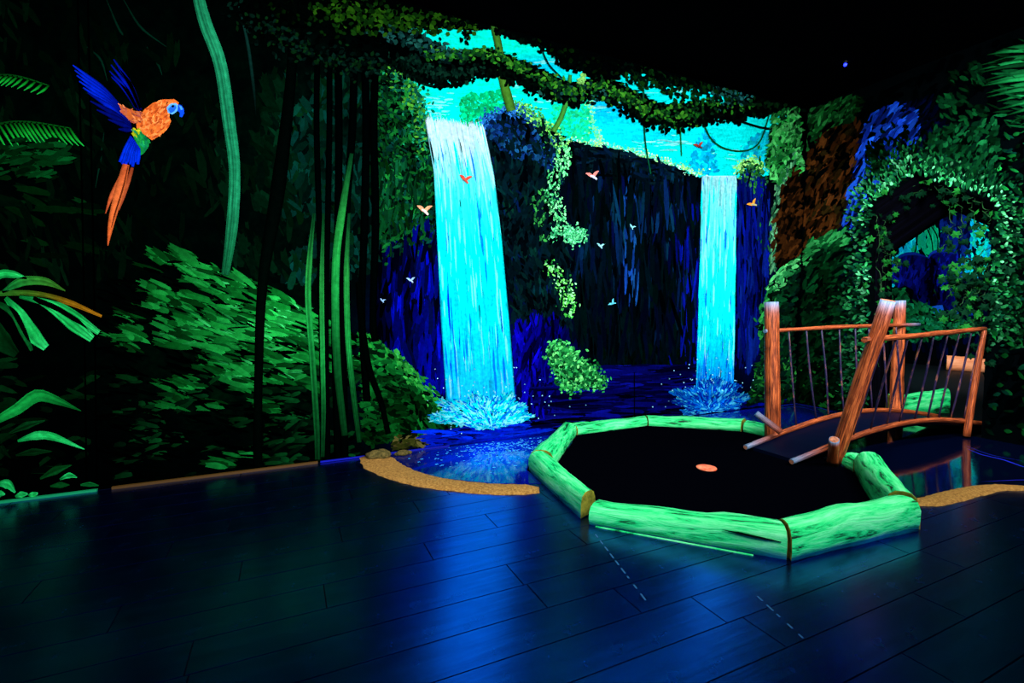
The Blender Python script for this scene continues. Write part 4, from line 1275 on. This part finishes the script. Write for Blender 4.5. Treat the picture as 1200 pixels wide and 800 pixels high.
P.field([(1104, 262), (1140, 250), (1136, 290), (1126, 320), (1104, 312)], 200, PI / 2, .3, (8, 18), (3, 6), [(4, 20, 100), (2, 10, 60), (10, 50, 150), (6, 30, 120)])
P.field([(1110, 318), (1122, 300), (1136, 300), (1130, 322)], 80, PI / 2, .4, (6, 12), (2, 4), [(0, 90, 190), (0, 130, 200), (10, 50, 170)])
for pts in ([(1076, 274), (1074, 290), (1071, 300)], [(1086, 266), (1092, 280), (1094, 298)], [(1090, 262), (1099, 278), (1099, 298)]):
    P.ribbon(pts, [1.5, 1.5, 1.5], [(1, 6, 20)], 8, 1.0, .00022)
P.daubs(np.array([1102.0]), np.array([271.0]), np.zeros(1), np.full(1, 4.5), np.full(1, 3.5), lin1([(10, 190, 150)]), 'round')
P.build('painted_backdrop', wall_far, 'teal and blue jungle painted on the wall seen through the archway', True)
P = Paint('far')
z5 = lambda pts: [(1020 + a / 5.7125, 280 + b / 5.7125) for a, b in pts]
PB = z5([(108, 300), (118, 240), (140, 180), (165, 135), (215, 108), (290, 98), (350, 112), (385, 122), (410, 96), (450, 78), (510, 80), (570, 95), (600, 110), (610, 170), (600, 260), (570, 330), (560, 400), (590, 480), (540, 500), (500, 440), (420, 450), (390, 470), (330, 420), (290, 340), (230, 310), (190, 330), (160, 300)])
P.poly(PB, (6, 12, 90), 0)
P.field(PB, 420, PI / 2 + .2, .3, (6, 16), (2, 5), [(6, 12, 110), (10, 26, 160), (2, 4, 50), (8, 18, 130)], lambda x, y: np.clip(.5 + noise2(x, y, 7, 2) * 1.1 - (y - 300) / 130, .1, 1.5) * (1 - .9 * gau(x, y, 1090, 335, 12, 34)), inside=True)
P.field(z5([(380, 140), (440, 130), (470, 300), (450, 440), (400, 460), (370, 300)]), 60, PI / 2, .2, (8, 18), (3, 6), [(1, 2, 14), (2, 3, 26)])
P.ribbon(z5([(165, 150), (215, 110), (290, 98), (350, 112), (385, 125)]), [2, 4, 4, 3, 1], [(10, 40, 150), (12, 46, 150), (6, 20, 110)], 14, .5, .00022)
P.ribbon(z5([(390, 130), (410, 98), (455, 80), (510, 82), (570, 100)]), [2, 3, 4, 4, 1], [(14, 44, 160), (20, 56, 180), (10, 30, 140)], 14, .5, .00023)
P.build('painted_panther', wall_far, 'dark blue panther with lowered head painted beyond the archway')
P = Paint('far')
P.poly(z5([(405, 455), (440, 445), (485, 442), (495, 480), (470, 510), (415, 490)]), (20, 80, 190))
P.poly(z5([(570, 460), (620, 452), (610, 480), (580, 512)]), (20, 80, 190))
P.poly(z5([(645, 470), (680, 475), (690, 510), (660, 510)]), (10, 50, 150))
P.field(z5([(230, 400), (380, 440), (520, 500), (700, 540), (700, 640), (260, 690), (240, 500)]), 260, .4, .8, (6, 11), (3, 5), [(10, 90, 50), (16, 120, 60), (4, 56, 30), (20, 140, 90)], shape='leaf', tip=.3)
P.field(z5([(80, 340), (240, 330), (260, 420), (80, 420)]), 60, .4, .8, (5, 9), (3, 5), [(10, 90, 50), (16, 120, 60), (4, 56, 30)], shape='leaf')
P.build('painted_leaves', wall_far, 'green leaves painted under the panther', True)

# ================================================================== FLOOR PLANKS
PW, PLN = 0.193, 1.29
# outlines of what lies on the floor (x, y)
RING_OUT = [(1.66, 3.26), (1.54, 2.30), (2.225, 1.525), (3.19, 1.435), (3.99, 2.06), (4.16, 2.48), (4.34, 3.02), (4.30, 3.46), (3.50, 4.12), (2.46, 4.12), (1.98, 3.70)]
POND_L = [(0.72, 4.12), (0.80, 3.68), (1.02, 3.36), (1.30, 3.12), (1.61, 2.98), (1.645, 3.27), (1.965, 3.72), (2.44, 4.12)]
POND_R = [(3.54, 4.12), (6.0, 4.12), (6.0, 1.66), (5.2, 1.43), (4.6, 1.55), (4.0, 1.68), (3.60, 1.72), (4.01, 2.05), (4.18, 2.48), (4.36, 3.02), (4.32, 3.47)]


def hidden(x, y):
    p = lambda q: bool(inpoly(np.array([x]), np.array([y]), q)[0])
    return p(RING_OUT) or p(POND_L) or p(POND_R)


def plank_mesh(L, W):
    b = 0.003
    x0, x1, y0, y1 = -L / 2 + .0025, L / 2 - .0025, -W / 2 + .0025, W / 2 - .0025
    V, Fc = boxmesh(x0, x1, y0, y1, -.0075, 0)
    me = bpy.data.meshes.new('plank')
    me.from_pydata(V, [], Fc)
    me.materials.append(M['plank'])
    return me


meshes = {}
JOINTS = {1: 0.955, 4: 0.63, -1: 1.555, 8: 0.96}
for k in range(-16, 14):
    y0 = 1.509 + k * PW
    y1 = min(y0 + PW, BY - 0.005)
    if y1 - y0 < 0.03 or y0 < FY:
        continue
    j0 = JOINTS.get(k, (k * 0.47) % PLN)
    x = j0 - PLN * math.ceil((j0 - LX) / PLN)
    while x < RX:
        a, b = max(x, LX + .002), min(x + PLN, RX - .002)
        x += PLN
        if b - a < 0.05:
            continue
        xs = np.linspace(a + .02, b - .02, 9)
        if all(hidden(xx, yy) for xx in xs for yy in (y0 + .02, y1 - .02)):
            continue
        if a > 4.6 and y0 < 1.3 and y0 < 0.2:
            continue
        key = (round(b - a, 3), round(y1 - y0, 3))
        if key not in meshes:
            meshes[key] = plank_mesh(*key)
        o = bpy.data.objects.new('plank', meshes[key])
        C.objects.link(o)
        o.location = ((a + b) / 2, (y0 + y1) / 2, 0)
        o.parent = floor

# tape residue on the boards
for (xa, ya), (xb, yb), nd in (((697, 625), (758, 705), 9), ((886, 697), (948, 754), 5)):
    A, B = on_floor(xa, ya), on_floor(xb, yb)
    d = (B - A)
    nrm = Vector((-d.y, d.x, 0)).normalized() * 0.0035
    for s in range(nd):
        t0 = (s + .15) / nd
        t1 = t0 + random.uniform(.25, .7) / nd
        p, q = A + d * t0, A + d * t1
        z0, z1_ = Vector((0, 0, .0004)), Vector((0, 0, .001))
        V = [p - nrm + z0, q - nrm + z0, q + nrm + z0, p + nrm + z0, p - nrm + z1_, q - nrm + z1_, q + nrm + z1_, p + nrm + z1_]
        pyd('tape_mark', V, [(4, 5, 6, 7), (0, 1, 5, 4), (1, 2, 6, 5), (2, 3, 7, 6), (3, 0, 4, 7)], 'tape', floor)


# ================================================================== PONDS, MAT, SAND
def sheet(name, poly, z0, z1_, mat, colf=None, res=0.04):
    """flat layer with a grid top cut to an outline"""
    bm = bmesh.new()
    vs = [bm.verts.new((x, y, z1_)) for x, y in poly]
    f = bm.faces.new(vs)
    if f.normal.z < 0:
        f.normal_flip()
    bm.normal_update()
    ar = np.asarray(poly)
    if colf is not None:
        for ax, nn in ((0, (1, 0, 0)), (1, (0, 1, 0))):
            for v in np.arange(ar[:, ax].min() + res, ar[:, ax].max(), res):
                co = [0, 0, 0]
                co[ax] = v
                bmesh.ops.bisect_plane(bm, geom=bm.verts[:] + bm.edges[:] + bm.faces[:], plane_co=co, plane_no=nn)
    edges = [e for e in bm.edges if e.is_boundary]
    r = bmesh.ops.extrude_edge_only(bm, edges=edges)
    for v in r['geom']:
        if isinstance(v, bmesh.types.BMVert):
            v.co.z = z0
    bm.normal_update()
    me = bpy.data.meshes.new(name)
    bm.to_mesh(me)
    bm.free()
    if colf is not None:
        co = np.zeros(len(me.vertices) * 3)
        me.vertices.foreach_get('co', co)
        co = co.reshape(-1, 3)
        cl = lin1(colf(co[:, 0], co[:, 1]))
        set_attr(me, 'paint', 'FLOAT_COLOR', np.concatenate([cl, np.ones((len(cl), 1))], 1))
    return link(name, me, mat)


def pl_col(x, y):
    t = np.clip(gau(x, y, 1.65, 3.75, .55, .6) * 1.1 * (0.55 + .7 * noise2(x * 100, y * 100, 22, 3)), 0, 1)[:, None]
    return np.array([1, 3, 70.0]) * (1 - t) + np.array([0, 50, 220.0]) * t


def pr_col(x, y):
    t = np.clip(gau(x, y, 4.8, 3.9, 1.0, .7) * (0.4 + .9 * noise2(x * 100, y * 100, 30, 5)), 0, 1)[:, None]
    return np.array([1, 5, 26.0]) * (1 - t) + np.array([2, 14, 120.0]) * t


pond = sheet('pond', POND_L, -.006, 0.004, 'pond', pl_col)
tag(pond, 'blue painted pond between the sandy edge and the waterfall wall', 'pond')
me = bpy.data.meshes.new('foam_fleck')
V, Fc = [], []
for k in range(420):
    x = random.gauss(1.75, .3)
    y = random.gauss(3.86, .17)
    if not inpoly(np.array([x]), np.array([y]), POND_L)[0] or y > 4.1:
        continue
    r = random.uniform(.004, .011)
    b0 = len(V)
    V += [(x + r * 1.4 * math.cos(t), y + r * math.sin(t), .0052) for t in np.arange(6) * PI / 3]
    Fc.append(tuple(range(b0, b0 + 6)))
me.from_pydata(V, [], Fc)
o = link('foam_flecks', me, plain('pale_foam_paint', (60, 170, 240), .6, .2), pond)
o['kind'] = 'stuff'
pond2 = sheet('pond', POND_R, -.006, 0.004, 'pond', pr_col)
tag(pond2, 'dark glossy pond under the wooden bridge', 'pond')
for pts, wd, cl in (([on_floor(1133, 526), on_floor(1150, 533), on_floor(1175, 539), on_floor(1198, 547), on_floor(1230, 556)], .018, (30, 40, 190)),
                    ([on_floor(1130, 522), on_floor(1160, 533), on_floor(1200, 541)], .008, (20, 30, 150)),
                    ([on_floor(1150, 565), on_floor(1200, 563), on_floor(1230, 566)], .006, (40, 40, 200)),
                    ([on_floor(893, 478), on_floor(925, 473), on_floor(950, 475), on_floor(985, 486)], .02, (10, 20, 150)),
                    ([on_floor(905, 480), on_floor(935, 477), on_floor(965, 484)], .012, (6, 14, 120))):
    Q = catmull([tuple(p) for p in pts], 16)
    V, Fc = [], []
    for k in range(16):
        d = Q[min(k + 1, 15)] - Q[max(k - 1, 0)]
        nn = np.array([-d[1], d[0], 0]) / np.linalg.norm(d) * wd / 2 * math.sin(PI * (k + .3) / 15.6)
        p = Q[k].copy()
        p[1] = min(p[1], 4.1)
        p[0] = min(p[0], 5.98)
        p[2] = .0055
        V += [p - nn, p + nn]
        if k:
            Fc.append((2 * k - 2, 2 * k - 1, 2 * k + 1, 2 * k))
    pyd('ripple', V, Fc, plain('blue_ripple_paint', cl, .4, .3), pond2)


def sand_strip(name, label, pts, widths, h):
    root = None
    Q = catmull(pts, 44)
    Wd = np.interp(np.linspace(0, 1, 44), np.linspace(0, 1, len(widths)), widths)
    V, Fc = [], []
    prof = [(-.5, 0), (-.42, .5), (-.25, .85), (0, 1), (.25, .85), (.42, .5), (.5, 0)]
    for k in range(44):
        d = Q[min(k + 1, 43)] - Q[max(k - 1, 0)]
        nn = np.array([-d[1], d[0]]) / np.linalg.norm(d)
        e = min(1, k / 2, (43 - k) / 2) * .9 + .1
        for s, hh in prof:
            j = random.gauss(0, .05) * Wd[k] if abs(s) == .5 else 0
            p = Q[k] + nn * (s * Wd[k] * (0.6 + .4 * e) + j * .5)
            V.append((p[0], min(p[1], 4.13), max(0.001, h * hh * e + random.gauss(0, .0015) * (hh > 0))))
        if k:
            for m in range(6):
                a = (k - 1) * 7 + m
                Fc.append((a, a + 1, a + 8, a + 7))
    Fc.append(tuple(range(7))[::-1])
    Fc.append(tuple(range(43 * 7, 44 * 7)))
    o = pyd(name, V, Fc, 'sand', None, True)
    return tag(o, label, 'sand')


fl = lambda l: [tuple(on_floor(x, y))[:2] for x, y in l]
sand_strip('sand_edge', 'curved strip of golden sand edging the blue pond', fl([(436, 531), (446, 543), (466, 554), (495, 563), (530, 569), (575, 573), (632, 574)]), [.22, .28, .25, .22, .2, .19, .18], .022)
sand_strip('sand_edge', 'strip of speckled golden sand at the far right by the dark floor', [tuple(p)[:2] for p in (on_floor(1062, 589), on_floor(1090, 588), on_floor(1115, 582), on_floor(1140, 576), on_floor(1165, 572), on_floor(1200, 573), on_floor(1260, 580))], [.1, .13, .15, .14, .11, .1, .1], .02)
# two stones at the end of the sand
def stone(label, x, y, r, sq):
    bm = bmesh.new()
    bmesh.ops.create_icosphere(bm, subdivisions=3, radius=1)
    for v in bm.verts:
        n = 1 + .16 * math.sin(v.co.x * 4 + x * 9) * math.cos(v.co.y * 5 + y) + random.gauss(0, .02)
        v.co = Vector((x + v.co.x * r * n, y + v.co.y * r * .7 * n, max(0.002, r * sq * .8 + v.co.z * r * sq * n)))
    me = bpy.data.meshes.new('stone')
    bm.to_mesh(me)
    bm.free()
    for p in me.polygons:
        p.use_smooth = True
    return tag(link('stone', me, 'stone'), label, 'stone', 'stones at the end of the sand strip')


stone('larger mossy brown stone where the sand meets the wall', .66, 4.03, .10, .45)
stone('smaller flat mossy stone beside the larger one at the wall', .87, 4.07, .07, .3)

# ---- putting mat
INNER = [(1.80, 3.20), (1.68, 2.36), (2.30, 1.66), (3.12, 1.58), (3.87, 2.18), (4.02, 2.50), (4.18, 3.02), (4.12, 3.38), (3.42, 3.97), (2.54, 3.97), (2.12, 3.515)]
cx_, cy_ = 2.95, 2.75
INSET = [(x + (cx_ - x) * .012, y + (cy_ - y) * .012) for x, y in INNER]
mat_ = tag(sheet('putting_mat', INSET, -.006, 0.012, 'mat'), 'black putting carpet inside the green log ring', 'putting green')
hc = on_floor(828, 548.5, .012)
V = [(hc.x + .075 * math.cos(t), hc.y + .075 * math.sin(t), z) for z in (.013, .019) for t in np.arange(28) * 2 * PI / 28]
V += [(hc.x + .066 * math.cos(t), hc.y + .066 * math.sin(t), .0205) for t in np.arange(28) * 2 * PI / 28]
Fc = [(k, (k + 1) % 28, 28 + (k + 1) % 28, 28 + k) for k in range(28)] + [(28 + k, 28 + (k + 1) % 28, 56 + (k + 1) % 28, 56 + k) for k in range(28)] + [tuple(range(56, 84)), tuple(range(28))[::-1]]
cup = tag(pyd('hole_cover', V, Fc, 'cup'), 'round orange hole cover lying on the black putting carpet', 'golf hole')


# ================================================================== GREEN LOGS
def log(label, ao, ai, bi, bo, h0, h1, mat='log', bulge=.10, group='green border logs', z=0.001, cap=(1, 1)):
    """half-round log: outer / inner bottom corners at both ends"""
    ao, ai, bi, bo = [Vector((p[0], p[1], 0)) for p in (ao, ai, bi, bo)]
    n = 12
    prof = [(0, 0), (-.02, .3), (.0, .62), (.10, .86), (.28, .98), (.5, 1.0), (.72, .97), (.9, .85), (1.0, .6), (1.02, .3), (1, 0)]
    m = len(prof)
    V, G = [], []
    sd = random.random() * 40
    L = ((ao + ai) / 2 - (bi + bo) / 2).length
    ph = [random.random() * 6 for _ in range(3)]
    for k in range(n):
        t = k / (n - 1)
        o_, i_ = ao.lerp(bo, t), ai.lerp(bi, t)
        h = (h0 * (1 - t) + h1 * t) * (1 + .05 * math.sin(5 * t + ph[0]) + .03 * math.sin(13 * t + ph[1]))
        for j, (s, hz) in enumerate(prof):
            wv = 1 + .05 * math.sin(4 * t + ph[2] + j)
            s2 = .5 + (s - .5) * wv
            p = o_.lerp(i_, s2)
            rr = random.gauss(0, .0022) if 0 < k < n - 1 else 0
            V.append((p.x, p.y, z + max(0, h * hz + rr)))
            G.append((t * L + sd, j / m * .55, sd))
    Fc = []
    for k in range(n - 1):
        for j in range(m):
            j2 = (j + 1) % m
            Fc.append((k * m + j, k * m + j2, (k + 1) * m + j2, (k + 1) * m + j))
    o = pyd('border_log', V, Fc, mat)
    bm = bmesh.new()
    bm.from_mesh(o.data)
    bmesh.ops.recalc_face_normals(bm, faces=bm.faces[:])
    bm.to_mesh(o.data)
    bm.free()
    for p in o.data.polygons:
        p.use_smooth = True
    set_attr(o.data, 'grain', 'FLOAT_VECTOR', G)
    for e in (0, n - 1):
        ring_ = [Vector(v) for v in V[e * m:(e + 1) * m]]
        cen = sum(ring_, Vector()) / m
        d = (Vector(V[(1 if e == 0 else n - 2) * m]) - Vector(V[e * m])).normalized() * -.004
        VV = ring_ + [cen + (v - cen) * .93 + d for v in ring_]
        FF = [(j, (j + 1) % m, m + (j + 1) % m, m + j) for j in range(m)] + [tuple(range(m, 2 * m))]
        pyd('cut_end', VV, FF, 'log_end', o)
    return tag(o, label, 'log', group)


def lerp2(a, b, t):
    return (a[0] + (b[0] - a[0]) * t, a[1] + (b[1] - a[1]) * t)


def rlog(label, k, k2, h0, h1, t0=.0, t1=1.0, **kw):
    ao, bo, ai, bi = RING_OUT[k], RING_OUT[k2], INNER[k], INNER[k2]
    return log(label, lerp2(ao, bo, t0), lerp2(ai, bi, t0), lerp2(ai, bi, t1), lerp2(ao, bo, t1), h0, h1, **kw)


rlog('thick green log at the left of the ring, meeting the sand strip', 0, 1, .15, .15, .0, .93)
front_log = rlog('long green log at the front of the ring with a dark crack', 1, 2, .12, .16, .02, .985)
o_, i_ = [Vector((*RING_OUT[k], 0)) for k in (1, 2)], [Vector((*INNER[k], 0)) for k in (1, 2)]
pts = [o_[0].lerp(o_[1], t) - (i_[0] - o_[0]).normalized() * .0035 + Vector((0, 0, z)) for t, z in ((.70, .102), (.78, .100), (.87, .094), (.96, .090))]
d_ = (o_[1] - o_[0]).normalized()
n_ = Vector((d_.y, -d_.x, 0))
sa, sb = o_[0].lerp(o_[1], .06) + n_ * .014, o_[0].lerp(o_[1], .84) + n_ * .014
Vs = [sa, sb, sb + n_ * .010, sa + n_ * .010]
V = [v + Vector((0, 0, .001)) for v in Vs] + [v + Vector((0, 0, .006)) for v in Vs]
so = pyd('base_strip', V, [(3, 2, 1, 0), (4, 5, 6, 7), (0, 1, 5, 4), (1, 2, 6, 5), (2, 3, 7, 6), (3, 0, 4, 7)], 'log', front_log)
set_attr(so.data, 'grain', 'FLOAT_VECTOR', [(v.x, v.y * .3, 7) for v in V])
tube('crack', pts, [.001, .006, .006, .002], plain('dark_log_crack', (2, 22, 12), .8, 0), front_log, 6, 14, .3)
rlog('thickest green log at the front right corner of the ring', 2, 3, .17, .19, .005, .995)
rlog('green log at the right of the ring beside the sand and pond', 3, 4, .19, .17, .01, .97)
rlog('short green log end tucked against the near side of the bridge', 4, 5, .13, .11, .03, .42)
rlog('short dark green log end under the far side of the bridge foot', 7, 6, .11, .09, .02, .72)
rlog('thin green log at the back right of the ring below the narrow waterfall', 8, 7, .09, .12, .01, .98)
rlog('thin green log at the back left of the ring along the wall', 9, 8, .095, .09, .02, .99)
L2o, L2i = [(1.98, 3.70), (2.46, 4.12)], [(2.12, 3.56), (2.54, 3.97)]
log('short green log between the back log and the thick left log', (1.68, 3.29), (1.84, 3.20), INNER[9], RING_OUT[9], .15, .12)

# ================================================================== BRIDGE
bridge = empty('footbridge', (3.6, 2.65, 0))
tag(bridge, 'small arched wooden footbridge with flared railings leading into the archway', 'bridge')
X0, X1 = 3.58, 6.50


def dz(x):
    return .03 + .18 * math.sin(PI * min(1, max(0, (x - X0) / (X1 - X0))))


FYS = lambda x: 2.885 - .025 * (x - X0)       # far stringer line
NYS = lambda x: 2.455 - .045 * (x - X0)       # near stringer line
n = 28
V, Fc = [], []
for k in range(n):
    x = X0 + .06 + (X1 - X0 - .06) * k / (n - 1)
    z = dz(x)
    for y in (NYS(x) + .012, FYS(x) - .012):
        V += [(x, y, z + .0), (x, y, max(.013, z - .03))]
    if k:
        a, b = (k - 1) * 4, k * 4
        Fc += [(a, b, b + 2, a + 2), (a + 1, a + 3, b + 3, b + 1), (a, a + 1, b + 1, b), (a + 2, b + 2, b + 3, a + 3)]
Fc += [(0, 2, 3, 1), (4 * n - 4, 4 * n - 3, 4 * n - 1, 4 * n - 2)]
pyd('deck', V, Fc, 'deck', bridge, False)
for nm, fy, xs in (('far', FYS, X0 - .02), ('near', NYS, X0 - .03)):
    pts = [(x, fy(x), dz(x) + .018) for x in np.linspace(xs, X1, 14)]
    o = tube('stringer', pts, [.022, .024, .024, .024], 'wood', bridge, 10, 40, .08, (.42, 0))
    pyd('cut_end', [(pts[0][0] - .002, pts[0][1] + .019 * math.cos(t), pts[0][2] + .019 * math.sin(t)) for t in np.arange(10) * PI / 5], [tuple(range(10))], 'wood_end', o)


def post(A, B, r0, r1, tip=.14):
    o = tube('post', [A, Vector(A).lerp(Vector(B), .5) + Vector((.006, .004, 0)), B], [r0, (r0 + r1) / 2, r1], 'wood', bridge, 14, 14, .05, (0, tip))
    d = (Vector(B) - Vector(A)).normalized()
    u = d.orthogonal().normalized()
    v = d.cross(u)
    pyd('cut_end', [Vector(B) + d * .002 + (u * math.cos(t) + v * math.sin(t)) * r1 * .93 for t in np.arange(14) * 2 * PI / 14], [tuple(range(14))], 'wood_end', o)
    return o


PXN = 3.95
P1a, P1b = Vector((3.98, FYS(3.98) + .065, .02)), at_x(904, 354, 4.0)
P2a, P2b = Vector((3.93, NYS(3.93) - .075, .006)), at_x(1041, 352, 3.95)
P3a, P3b = Vector((5.80, FYS(5.80) + .05, .02)), at_x(1055, 352, 5.80)
P4a, P4b = Vector((5.88, NYS(5.88) - .03, .02)), at_x(1153, 387, 5.92)
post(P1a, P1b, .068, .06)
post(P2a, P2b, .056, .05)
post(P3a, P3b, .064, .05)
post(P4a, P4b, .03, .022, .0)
# braces at the feet of the front posts
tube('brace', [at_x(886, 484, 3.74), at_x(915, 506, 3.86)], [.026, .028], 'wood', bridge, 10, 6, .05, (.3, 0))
bA = at_x(977.5, 515, 3.72)
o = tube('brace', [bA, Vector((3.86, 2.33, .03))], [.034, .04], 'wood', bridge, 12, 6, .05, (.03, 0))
dd = (Vector((3.86, 2.33, .03)) - bA).normalized()
uu = dd.orthogonal().normalized()
vv = dd.cross(uu)
pyd('cut_end', [bA - dd * .002 + (uu * math.cos(t) + vv * math.sin(t)) * .031 for t in np.arange(12) * PI / 6], [tuple(range(12))], 'wood_end', o)

# handrails and spindles
RF = [at_x(896, 388, 3.92), at_x(985, 383, 4.9), at_x(1077, 380, 6.0)]
RN = [at_x(1013, 398, 3.84), at_x(1075, 393, 4.75), at_x(1154, 385, 5.95)]
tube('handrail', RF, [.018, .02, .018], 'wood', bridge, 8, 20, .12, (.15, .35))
tube('handrail', RN, [.022, .023, .02], 'wood', bridge, 8, 20, .12, (.0, 0))
z3 = lambda a, b: (870 + a * .28763, 330 + b * .2875)
for k, (tx, ty, bx_, by_) in enumerate([(186, 203, 222, 588), (262, 200, 302, 560), (320, 195, 351, 545), (390, 192, 415, 530), (455, 195, 478, 522), (512, 190, 528, 516), (570, 190, 590, 514), (622, 182, 645, 516)]):
    t = (k + .9) / 9.2
    x = 4.02 + (5.75 - 4.02) * t
    u = z3(tx, ty)
    lo = z3(bx_, by_)
    Q = catmull([tuple(p) for p in RF], 60)
    pq = project(Q)
    top = Vector(Q[np.argmin(abs(pq[:, 0] - u[0]))])
    S = np.array([(xx, FYS(xx), dz(xx) + .03) for xx in np.linspace(X0, X1, 120)])
    ps = project(S)
    bot = Vector(S[np.argmin(abs(ps[:, 0] - lo[0]))])
    mid = top.lerp(bot, .5) + Vector((random.uniform(-.008, .008), random.uniform(-.01, .01), 0))
    tube('spindle', [top, mid, bot], [.007, .009, .007], 'rope', bridge, 6, 9, .1)
for k, (tx, ty, bx_, by_) in enumerate([(575, 235, 452, 640), (625, 232, 517, 622), (675, 228, 585, 595), (731, 226, 635, 578), (784, 220, 698, 562), (836, 214, 757, 555), (884, 208, 800, 552), (932, 204, 851, 548), (975, 198, 905, 545)]):
    u = z3(tx, ty)
    lo = z3(bx_, by_)
    Q = catmull([tuple(p) for p in RN], 60)
    top = Vector(Q[np.argmin(abs(project(Q)[:, 0] - u[0]))])
    S = np.array([(xx, NYS(xx), dz(xx) + .03) for xx in np.linspace(X0, X1, 120)])
    bot = Vector(S[np.argmin(abs(project(S)[:, 0] - lo[0]))])
    mid = top.lerp(bot, .5) + Vector((random.uniform(-.006, .006), random.uniform(-.008, .008), 0))
    tube('spindle', [top, mid, bot], [.007, .009, .007], 'rope', bridge, 6, 9, .1)

# ================================================================== LOGS BEYOND THE ARCHWAY
log('bright green log seen under the bridge rail beyond the archway', (6.44, 3.27), (6.48, 3.33), (7.20, 3.10), (7.07, 2.96), .22, .27, group='logs in the next room')
log('orange log far away in the next room', (11.95, 5.10), (12.15, 5.2), (12.45, 4.45), (12.2, 4.35), .27, .27, mat='log_orange', group='logs in the next room')

# ================================================================== CEILING LED
led = empty('ceiling_lamp', (5.23, 3.22, CZ))
tag(led, 'tiny blue light glowing on the black ceiling', 'lamp')
V = [(5.23 + r * math.cos(t), 3.22 + r * math.sin(t), z) for r, z in ((.02, CZ - .001), (.02, CZ - .012), (.012, CZ - .02)) for t in np.arange(14) * 2 * PI / 14]
Fc = [(a * 14 + k, a * 14 + (k + 1) % 14, a * 14 + 14 + (k + 1) % 14, a * 14 + 14 + k) for a in (0, 1) for k in range(14)] + [tuple(range(28, 42))]
pyd('housing', V, Fc, 'blackmetal', led)
bm = bmesh.new()
bmesh.ops.create_icosphere(bm, subdivisions=2, radius=.016, matrix=Matrix.Translation((5.23, 3.22, CZ - .033)))
me = bpy.data.meshes.new('bulb')
bm.to_mesh(me)
bm.free()
link('bulb', me, 'led', led)


# ================================================================== PLASTIC IVY round the archway
def leaf_mesh(mat):
    o = [(0, 0), (.18, .30), (.46, .34), (.34, .52), (.40, .78), (.16, .74), (0, 1.05), (-.16, .74), (-.40, .78), (-.34, .52), (-.46, .34), (-.18, .30)]
    V = [(x, y - .1, -abs(x) * .25 - .18 * y * y) for x, y in o] + [(0, .45, .03)]
    Fc = [(k, (k + 1) % 12, 12) for k in range(12)]
    me = bpy.data.meshes.new('leaf')
    me.from_pydata(V, [], Fc)
    me.materials.append(M[mat])
    return me


LM = [leaf_mesh('ivy'), leaf_mesh('ivy_dark')]


def ivy(label, stems, n, size, dark, spread):
    root = empty('ivy_garland', tuple(stems[0][0]))
    tag(root, label, 'ivy', 'ivy garlands round the archway')
    Qs = []
    for st in stems:
        Q = catmull([tuple(p) for p in st], 26)
        Q[1:-1] += np.random.default_rng(len(Q)).normal(0, .012, (24, 3))
        Qs.append(Q)
        V, Fc = [], []
        tube('stem', [Vector(q) for q in Q], [.004, .004], 'vine', root, 5, 26)
    for k in range(n):
        Q = Qs[k % len(Qs)]
        p = Vector(Q[random.randrange(len(Q))]) + Vector([random.gauss(0, s) for s in spread])
        p.x = min(max(p.x, RX - .07), RX + .5)
        if not inpoly(np.array([p.y]), np.array([p.z]), ARCH)[0]:
            p.x = RX - random.uniform(.02, .05)
        s = size * random.uniform(.7, 1.3)
        o = bpy.data.objects.new('leaf', LM[0 if random.random() > dark else 1])
        C.objects.link(o)
        # blades hang down and face the room
        rot = Matrix.Rotation(random.gauss(-PI / 2, .5), 4, 'Z') @ Matrix.Rotation(random.gauss(PI / 2, .45), 4, 'X') @ Matrix.Rotation(random.gauss(PI, .8), 4, 'Z')
        o.parent = root
        o.matrix_parent_inverse = Matrix.Translation(-Vector(root.location))
        o.matrix_basis = Matrix.Translation(p) @ rot @ Matrix.Scale(s, 4)
    return root


W_ = lambda x, y, d=.03: tuple(at_x(x, y, RX + d))
ivy('ivy trailing along the left slope of the archway top', [[W_(1026, 245, .1), W_(1045, 232, .12), W_(1062, 222, .1), W_(1078, 214, .08), W_(1092, 222, .1)], [W_(1030, 256, .2), W_(1050, 240, .2), W_(1072, 225, .15)], [W_(1040, 262, .25), W_(1056, 240, .2), W_(1080, 222, .1)]], 34, .07, .75, (.05, .04, .05))
ivy('ivy hanging down the left side of the archway', [[W_(1024, 250), W_(1030, 280, .05), W_(1028, 310, .05), W_(1034, 345, .04), W_(1026, 380, .04), W_(1030, 430, .04)], [W_(1034, 258, .1), W_(1040, 285, .1), W_(1034, 320, .1), W_(1030, 360, .06)], [W_(1026, 270, .02), W_(1042, 300, .1), W_(1052, 312, .12)]], 62, .075, .5, (.05, .06, .08))
ivy('ivy dangling from the peak of the archway', [[W_(1082, 212), W_(1100, 222, .1), W_(1112, 245, .12), W_(1114, 270, .1), W_(1104, 292, .1)], [W_(1100, 218), W_(1122, 232, .05), W_(1128, 262, .06), W_(1124, 282, .06)], [W_(1118, 222), W_(1138, 240, .04), W_(1144, 262, .05), W_(1152, 280, .05)], [W_(1120, 225), W_(1150, 238, .04), W_(1160, 262, .05)]], 46, .075, .6, (.03, .05, .05))
ivy('dense ivy clump covering the right side of the archway', [[W_(1160, 290), W_(1142, 300, .03), W_(1125, 312, .05), W_(1108, 312, .05)], [W_(1160, 310), W_(1138, 325, .03), W_(1118, 332, .05), W_(1110, 350, .05)], [W_(1160, 330), W_(1140, 345, .03), W_(1124, 358, .05), W_(1118, 372, .05)], [W_(1158, 350), W_(1146, 368, .03), W_(1138, 386, .05)], [W_(1160, 300), W_(1154, 340, .03), W_(1150, 380, .03), W_(1150, 420, .03)], [W_(1150, 315), W_(1140, 338, .03), W_(1130, 345, .05)]], 190, .08, .72, (.04, .07, .08))
